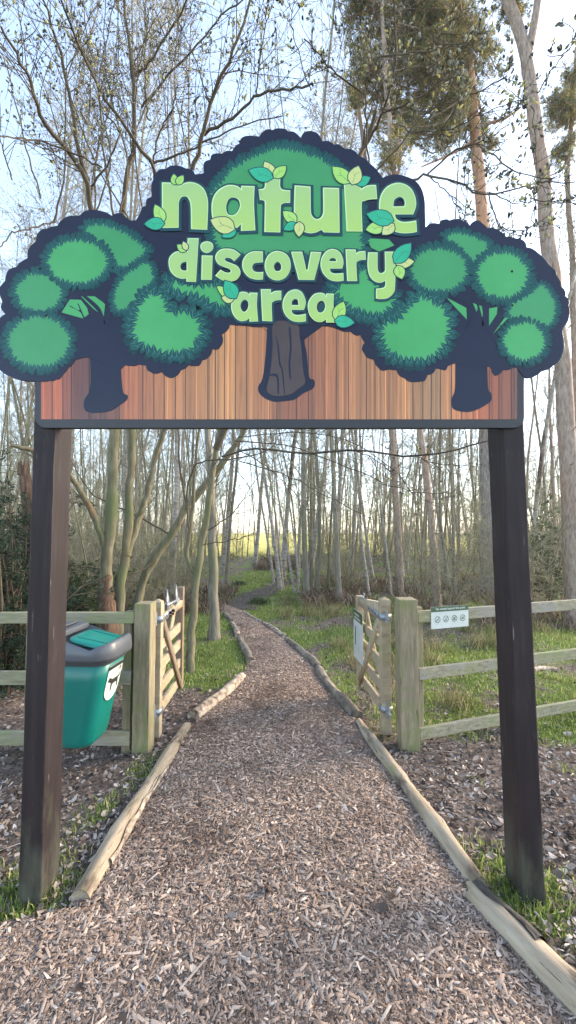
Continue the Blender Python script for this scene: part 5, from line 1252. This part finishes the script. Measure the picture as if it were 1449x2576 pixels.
pine(b_, np.vstack([[b_-[0, 0, .05]], at_pts([(1446, 1000, d), (1440, 700, d), (1428, 430, d), (1440, 300, d), (1452, 120, d)])]), .09, .06,
     'thin pine at the right margin carrying a small dark crown', 33, [(1420, 300, 11.4, .5, .5, 60), (1400, 400, 11.4, .4, .3, 36), (1450, 200, 11.6, .5, .6, 50), (1385, 270, 11.4, .3, .3, 24)])
d = 8.3; b_ = np.array([at(1099, 1530, d)[0], d, 0])
pine(b_, np.vstack([[b_-[0, 0, .05]], at_pts([(1096, 1450, d), (1086, 1330, d), (1072, 1200, d), (1058, 1086, d), (1030, 800, d), (1005, 560, d), (985, 380, d), (970, 200, d), (960, 0, d)])]), .088, .04,
     'purplish straight pine trunk directly behind the small notice on the fence', 34, [(985, 380, 8.4, .25, .3, 20), (900, 120, 8.4, .3, .3, 24), (880, -20, 8.4, .4, .4, 40)])
d = 10.2; b_ = np.array([at(1007, 1494, d)[0], d, 0])
pine(b_, np.vstack([[b_-[0, 0, .05]], at_pts([(1003, 1400, d), (996, 1250, d), (984, 1082, d), (960, 800, d), (930, 500, d), (900, 250, d)])]), .10, .05,
     'slimmer reddish pine trunk left of the purplish one', 35, [(890, 240, 10.2, .3, .3, 24)])

# ---- dark evergreen shrubs and the rotten snag at the left
def evergreen(px, py, depth, h, rx, nclump, label, seed, leaf='needle_dark', group=None, nl=.075, name='evergreen_shrub', cat='evergreen shrub'):
    rs = np.random.default_rng(seed); b = np.array([at(px, py, depth)[0], depth, 0]); b[2] = float(gz(b[0], b[1]))
    t = tree(name, label, cat, tuple(b), group); B = Buf(); C = []; Dn = []
    for k in range(int(nclump/14)):
        a = rs.uniform(0, 6.28); dd = np.array([math.cos(a)*rs.uniform(.2, .8), math.sin(a)*rs.uniform(.2, .8), 1.0]); L = h*rs.uniform(.45, 1.0)
        br = grow_line(rs, (0, 0, .0), dd*np.array([rx/h*1.6, rx/h*1.6, 1]), L, 8, .12, -.02); B.tube(br, np.linspace(.018, .005, 8), 4, 0)
        for j in range(14):
            s0, d0 = pt_on(br, rs.uniform(.15, 1)); tip = s0+unit(rs.normal(0, 1, 3)*np.array([1, 1, .5]))*rs.uniform(.1, .42)*rx
            B.tube([s0, (s0+tip)/2+[0, 0, .03], tip], [.005, .004, .002], 3, 0)
            for g_ in range(3): C.append(tip+rs.normal(0, .05, 3)); Dn.append(unit(tip-s0))
    add_needles(B, C, 15, nl, .011 if leaf == 'needle_dark' else .03, rs, 1, np.array(Dn), .9)
    link('foliage', B.mesh('foliage', [M['twig'], M[leaf]]), t)
    return t
evergreen(20, 1600, 3.9, 2.3, .75, 420, 'dark bushy evergreen against the left end of the fence', 41)
evergreen(-60, 1560, 4.8, 2.9, .9, 360, 'tallest dark evergreen at the left margin', 42)
evergreen(110, 1560, 5.4, 1.6, .7, 240, 'low dark evergreen seen past the left signpost', 43)
evergreen(215, 1540, 6.0, 1.1, .8, 220, 'leafy green bush behind the dog bin', 44, 'ivy', None, .05, 'leafy_bush', 'bush')
evergreen(1385, 1520, 8.5, 2.6, .7, 130, 'thin green young conifer right of the right signpost', 45, 'ivy', None, .05, 'young_conifer', 'conifer')
evergreen(1300, 1480, 12, 3.0, 1.2, 260, 'dusky green bush far behind the right signpost', 46, 'ivy', None, .06, 'leafy_bush', 'bush')
rs = np.random.default_rng(50)
d = 4.3; sb = at(84, 1500, d); sb[2] = 0
t = tree('tree_snag', 'rotten brown broken tree snag beside the left signpost', 'tree snag', tuple(sb))
q = np.vstack([[[0, 0, 0]], at_pts([(84, 1400, d), (76, 1330, d), (68, 1250, d), (60, 1172, d)])-sb]); q = resample(q, 16); B = Buf(); B.tube(q, np.linspace(.085, .055, 16)*(1+.1*rs.normal(0, 1, 16)), 11, 0, True)
for k in range(7):
    a = k/7*6.28; o_ = np.array([math.cos(a), math.sin(a), 0])*.045; B.tube([q[-1]+o_-[0, 0, .1], q[-1]+o_*1.02+[0, 0, rs.uniform(.02, .10)]], [.018, .003], 5, 0)
link('trunk', B.mesh('trunk', [M['snag']], True), t)

# ---- the wood: kinds of tree, copied
def slender(seed, H, r, nb, bl, matn, tw, stems=1, lean=.05, first=.12, bud=0, droop=.03, ang=(.5, .95), sub=6):
    rs = np.random.default_rng(seed); Bt = Buf(); Bc = Buf(); ck = CatK()
    for s in range(stems):
        b = np.array([0, 0, -.1]) if stems == 1 else np.array([rs.normal(0, .14), rs.normal(0, .14), -.1])
        d = unit(np.array([rs.normal(0, lean), rs.normal(0, lean), 1.0])); h = H*rs.uniform(.75, 1.05) if stems > 1 else H
        q = grow_line(rs, b, d, h, 14, .035, .02); rr = r*rs.uniform(.7, 1.1) if stems > 1 else r
        rad = np.linspace(rr, rr*.18, 14); rad[0] *= 1.4
        Bt.tube(q, rad, 9, 0)
        for i in range(nb):
            t = first+(1-first)*rs.uniform(0, 1)**.9; p, dd = pt_on(q, min(t, .995)); a = rs.uniform(*ang)
            l = bl*(1.1-t*.75)*rs.uniform(.5, 1.15)
            br = grow_line(rs, p, dd*math.cos(a)+perp(rs, dd)*math.sin(a), l, 6, .11, .035-droop); r1 = max(.004, rr*.22*(1-t*.6))
            Bc.tube(br, np.linspace(r1, .003, 6), 4, 0)
            for j in range(int(sub*l/1.2)+1):
                p2, d2 = pt_on(br, rs.uniform(.15, 1)); l2 = l*rs.uniform(.2, .5); a2 = rs.uniform(.4, .9)
                b2 = grow_line(rs, p2, d2*math.cos(a2)+perp(rs, d2)*math.sin(a2), l2, 4, .15, .01-droop*1.6); Bc.tube(b2, [.0042, .0036, .003, .002], 3, 0)
                for k in range(2):
                    p3, d3 = pt_on(b2, rs.uniform(.3, 1)); b3 = grow_line(rs, p3, d3+perp(rs, d3)*.7-[0, 0, droop*3], l2*.5, 3, .15, 0); Bc.tube(b3, [.0032, .0028, .002], 3, 0)
                    if bud:
                        for z in range(bud): p4, d4 = pt_on(b3, rs.uniform(0, 1)); ck.put(p4, unit(d4+perp(rs, d4)), .035, .012)
    if ck.P: add_spindles(Bc, ck.P, ck.D, ck.L, ck.W, 1)
    return Bt.mesh('trunk', [M[matn]], True), Bc.mesh('crown', [M[tw], M['bud']])
KINDS = {
 'slender': [slender(100+i, 12.5, .044, 50, 1.9, 'greytrunk', 'twig_pale') for i in range(5)],
 'thin': [slender(120+i, 9.0, .027, 40, 1.4, 'willow', 'twig_pale', 1, .10, .05) for i in range(4)],
 'birch': [slender(140+i, 16, .062, 60, 2.3, 'birch', 'twig_pale', 1, .06, .22, 3, .06) for i in range(4)],
 'tallbirch': [slender(150+i, 17, .075, 95, 2.6, 'birch', 'twig_pale', 1, .05, .25, 4, .05, (.4, .85), 8) for i in range(3)],
 'bush': [slender(160+i, 3.4, .013, 17, 1.1, 'willow', 'twig_pale', 9, .30, .08) for i in range(4)],
 'pole': [slender(180+i, 15, .078, 40, 1.7, 'pine', 'twig', 1, .03, .35) for i in range(3)],
}
INFO = {'slender': ('bare_tree', 'tree', 'tall bare grey brown tree standing in the wood', 'tall bare trees in the wood'),
        'thin': ('sapling', 'sapling', 'thin bare greenish sapling crowded among the trunks', 'bare saplings in the wood'),
        'birch': ('birch_tree', 'birch', 'pale barked birch among the trees beyond the path', 'pale birches beyond the path'),
        'tallbirch': ('birch_tree', 'birch', 'very tall birch with a pale haze of buds rising behind the sign', 'tall budding birches behind the sign'),
        'bush': ('bare_bush', 'bush', 'many stemmed leafless bush tangled between the trees', 'leafless bushes in the wood'),
        'pole': ('pine_tree', 'pine', 'straight dark pine trunk deep in the wood', 'straight pines deep in the wood')}
PROTO = {}
def plant(kind, x, y, sc=1.0, label=None, lean=None, prs=random.Random(3)):
    nm, ct, lb_, gr_ = INFO[kind]
    v = prs.randrange(len(KINDS[kind])); key = (kind, v)
    z = float(gz(x, y))
    if key not in PROTO:
        t = tree(nm, label or lb_, ct, (x, y, z), gr_); a, c_ = KINDS[kind][v]; link('trunk', a, t); link('crown', c_, t); PROTO[key] = t
    else:
        t = copy_tree(PROTO[key]); t.location = (x, y, z); t['label'] = label or lb_; t['group'] = gr_
    t.rotation_euler = (prs.uniform(-.03, .03) if lean is None else 0, (prs.uniform(-.03, .03) if lean is None else lean), prs.uniform(0, 6.28) if lean is None else 0)
    t.scale = (sc, sc, sc*prs.uniform(.9, 1.12))
    return t
PR_ = random.Random(17)
placed = []
def free(x, y, r):
    return all((x-a)**2+(y-b)**2 > r*r for a, b in placed)
# trunks one can single out at the right of the glade
for (px, py, kd, sc, lean, lab) in [(690, 1472, 'birch', .62, -.075, 'leftmost of the white birches leaning left at the end of the trail'), (706, 1484, 'birch', .85, -.055, 'stout white birch second from the left in the leaning clump'), (712, 1482, 'birch', .60, -.03, 'slim white birch at the right of the leaning clump'),
                                    (742, 1492, 'birch', .55, -.06, 'thin birch between the leaning clump and a thick brown trunk'), (755, 1496, 'birch', .5, -.02, 'thin pale birch touching the thick brown trunk'), (772, 1506, 'slender', 1.45, -.02, 'thick brown trunk at the right edge of the glade'),
                                    (795, 1500, 'slender', 1.15, -.01, 'grey trunk just right of the thick brown one'), (853, 1514, 'slender', 1.3, -.035, 'straight brown trunk above the left end of the right gate'), (930, 1508, 'birch', .5, -.02, 'thin white birch stem above the right gate'),
                                    (985, 1500, 'birch', .42, .0, 'slender white stem beside the right gate post'), (1120, 1470, 'birch', .6, .02, 'twin pale birch stem right of the purplish pine'), (1134, 1472, 'birch', .55, .03, 'second pale birch stem right of the purplish pine'), (1395, 1480, 'birch', .75, -.05, 'crooked pale birch stem close to the tall thick pine')]:
    p = G(px, py); plant(kd, p[0], p[1], sc, lab, lean); placed.append((p[0], p[1]))
for px, dd, sc in ((712, 13.5, 1.05), (640, 17.5, 1.15), (775, 12.5, 1.0), (835, 14, 1.1), (880, 15.5, 1.05), (430, 9.5, .95), (330, 11, 1.0), (160, 9.0, .95), (60, 10.5, 1.0), (560, 15, 1.1), (1010, 13, 1.0), (1330, 12.5, 1.0)):
    xx = (px-CX)/F*dd; plant('tallbirch', xx, dd, sc); placed.append((xx, dd))
def in_view(x, y): return abs(x) < .80*y+.6
def fill(kind, n, y0, y1, clear, r, scl, side=0):
    k = 0; tries = 0
    while k < n and tries < 9000:
        tries += 1
        y = math.sqrt(PR_.uniform(y0*y0, y1*y1)); x = PR_.uniform(-1, 1)*(.78*y+.3)
        if side and x*side < 0: continue
        px_ = CX+F*x/y
        if clear[0] < px_ < clear[1] and y < clear[2]: continue
        if y < 9 and -2.2 < x < 2.3: continue
        if y < 7 and px_ > 1040 and px_ < 1240: continue
        if not free(x, y, r): continue
        plant(kind, x, y, PR_.uniform(*scl)); placed.append((x, y)); k += 1
CL = (572, 695, 26)
fill('slender', 110, 9.5, 31, CL, .45, (.7, 1.25))
fill('thin', 118, 7.5, 30, CL, .26, (.65, 1.3))
fill('birch', 20, 11, 29, (570, 690, 24), .7, (.6, 1.0))
fill('pole', 16, 11, 30, CL, .8, (.8, 1.1))
fill('bush', 52, 6.6, 28, (540, 740, 22), .42, (.45, .95))
fill('bush', 12, 5.4, 10, (480, 2000, 25), .42, (.5, .9), -1)
fill('thin', 14, 5.6, 11, (480, 2000, 25), .36, (.5, .95), -1)
# low tangle of brambles
rs = np.random.default_rng(78); B = Buf(); LP = []
for k in range(2600):
    y = math.sqrt(rs.uniform(7.2**2, 26**2)); x = rs.uniform(-1, 1)*(.80*y+.5); px_ = CX+F*x/y
    if (550 < px_ < 735 and y < 16.5) or (y < 9 and -2.0 < x < 2.6) or pn(np.array(x), np.array(y), .7, 9) < -.1: continue
    z = float(gz(x, y)); a = rs.uniform(0, 6.28); L = rs.uniform(.4, 1.3); h = rs.uniform(.12, .55); dv = np.array([math.cos(a), math.sin(a), 0])
    q = np.array([[x, y, z], [x, y, z]+dv*L*.3+[0, 0, h*.8], [x, y, z]+dv*L*.62+[0, 0, h], [x, y, z]+dv*L+[0, 0, h*.35]]); B.tube(q, [.006, .005, .004, .003], 3, 0)
    if rs.uniform() < .55:
        for j in range(9): LP.append(pt_on(q, rs.uniform(.1, 1))[0]+rs.normal(0, .05, 3))
add_needles(B, np.array(LP), 2, .055, .035, rs, 1)
tag(link('bramble_undergrowth', B.mesh('bramble_undergrowth', [M['bracken'], M['ivy']])), 'low tangle of brambles and dead stems between the trunks', 'undergrowth', kind='stuff')
# the far edge of the wood, one mass of stems and twigs
rs = np.random.default_rng(77); B = Buf()
for k in range(230):
    y = rs.uniform(31, 47); x = rs.uniform(-1, 1)*(.80*y+1); px_ = CX+F*x/y
    if 545 < px_ < 790 and rs.uniform() < .92: continue
    if 150 < px_ < 300 and rs.uniform() < .4: continue
    z = float(gz(x, y)); H = rs.uniform(5, 15); q = grow_line(rs, (x, y, z-.1), (rs.normal(0, .06), rs.normal(0, .06), 1), H, 8, .04, .02); r = rs.uniform(.04, .12)
    B.tube(q, np.linspace(r, .015, 8), 6, 0)
    for i in range(28):
        p, d = pt_on(q, rs.uniform(.03, .98)); br = grow_line(rs, p, d*.7+perp(rs, d), rs.uniform(.5, 2.0), 4, .12, .04); B.tube(br, [.016, .012, .009, .006], 3, 1)
        for j in range(4):
            p2, d2 = pt_on(br, rs.uniform(.2, 1)); B.tube(grow_line(rs, p2, d2+perp(rs, d2)*.8, rs.uniform(.3, .8), 3, .15, .02), [.009, .007, .004], 3, 1)
tag(link('far_wood', B.mesh('far_wood', [M['greytrunk'], M['twig_pale']])), 'far edge of the bare wood before the bright field', 'wood', kind='stuff')
# ------------------------------------------------------------------ light, sky, camera
SUN_AZ, SUN_EL = R(70), R(24)
w = bpy.data.worlds.new('World'); scene.world = w; w.use_nodes = True; nt = w.node_tree
sky = nt.nodes.new('ShaderNodeTexSky'); sky.sky_type = 'NISHITA'; sky.sun_disc = False
sky.sun_elevation = SUN_EL; sky.sun_rotation = SUN_AZ; sky.air_density = 1.0; sky.dust_density = 1.0; sky.ozone_density = 1.0
hs = nt.nodes.new('ShaderNodeHueSaturation'); hs.inputs['Saturation'].default_value = .85; nt.links.new(sky.outputs[0], hs.inputs['Color']); nt.links.new(hs.outputs[0], nt.nodes['Background'].inputs[0]); nt.nodes['Background'].inputs[1].default_value = .15
sl = bpy.data.lights.new('sun', 'SUN'); sl.energy = 1.3; sl.angle = R(16); sl.color = (1, .80, .58)
so = bpy.data.objects.new('sun', sl); COL.objects.link(so)
sd = Vector((math.sin(SUN_AZ)*math.cos(SUN_EL), math.cos(SUN_AZ)*math.cos(SUN_EL), math.sin(SUN_EL)))
so.rotation_euler = sd.to_track_quat('Z', 'Y').to_euler(); so.location = sd*50
# pale air between the far trees
hz = link('haze', box_me('haze', (-262, -32, -1.6), (262, 422, 24), new_mat('haze_air')[0], 0)); tag(hz, 'thin pale haze in the air of the wood', 'haze', kind='stuff')
hm = hz.data.materials[0]; hn = hm.node_tree; hn.nodes.remove(hn.nodes['Principled BSDF']); pv = hn.nodes.new('ShaderNodeVolumePrincipled')
pv.inputs['Color'].default_value = (.9, .9, .86, 1); pv.inputs['Density'].default_value = .0012; pv.inputs['Anisotropy'].default_value = .2
hn.links.new(pv.outputs[0], hn.nodes['Material Output'].inputs['Volume'])
cam = bpy.data.cameras.new('camera'); co = bpy.data.objects.new('camera', cam); COL.objects.link(co)
cam.sensor_fit = 'HORIZONTAL'; cam.sensor_width = 36; cam.lens = 36*F/1449; cam.clip_start = .05; cam.clip_end = 2000
co.location = (0, 0, EYE); co.rotation_euler = (R(90)+PITCH, 0, 0); scene.camera = co
vs = scene.view_settings; vs.view_transform = 'Standard'; vs.look = 'None'; vs.gamma = 1; vs.use_curve_mapping = False; vs.exposure = 2.36
scene.cycles.max_bounces = 6; scene.cycles.diffuse_bounces = 3; scene.cycles.transparent_max_bounces = 4
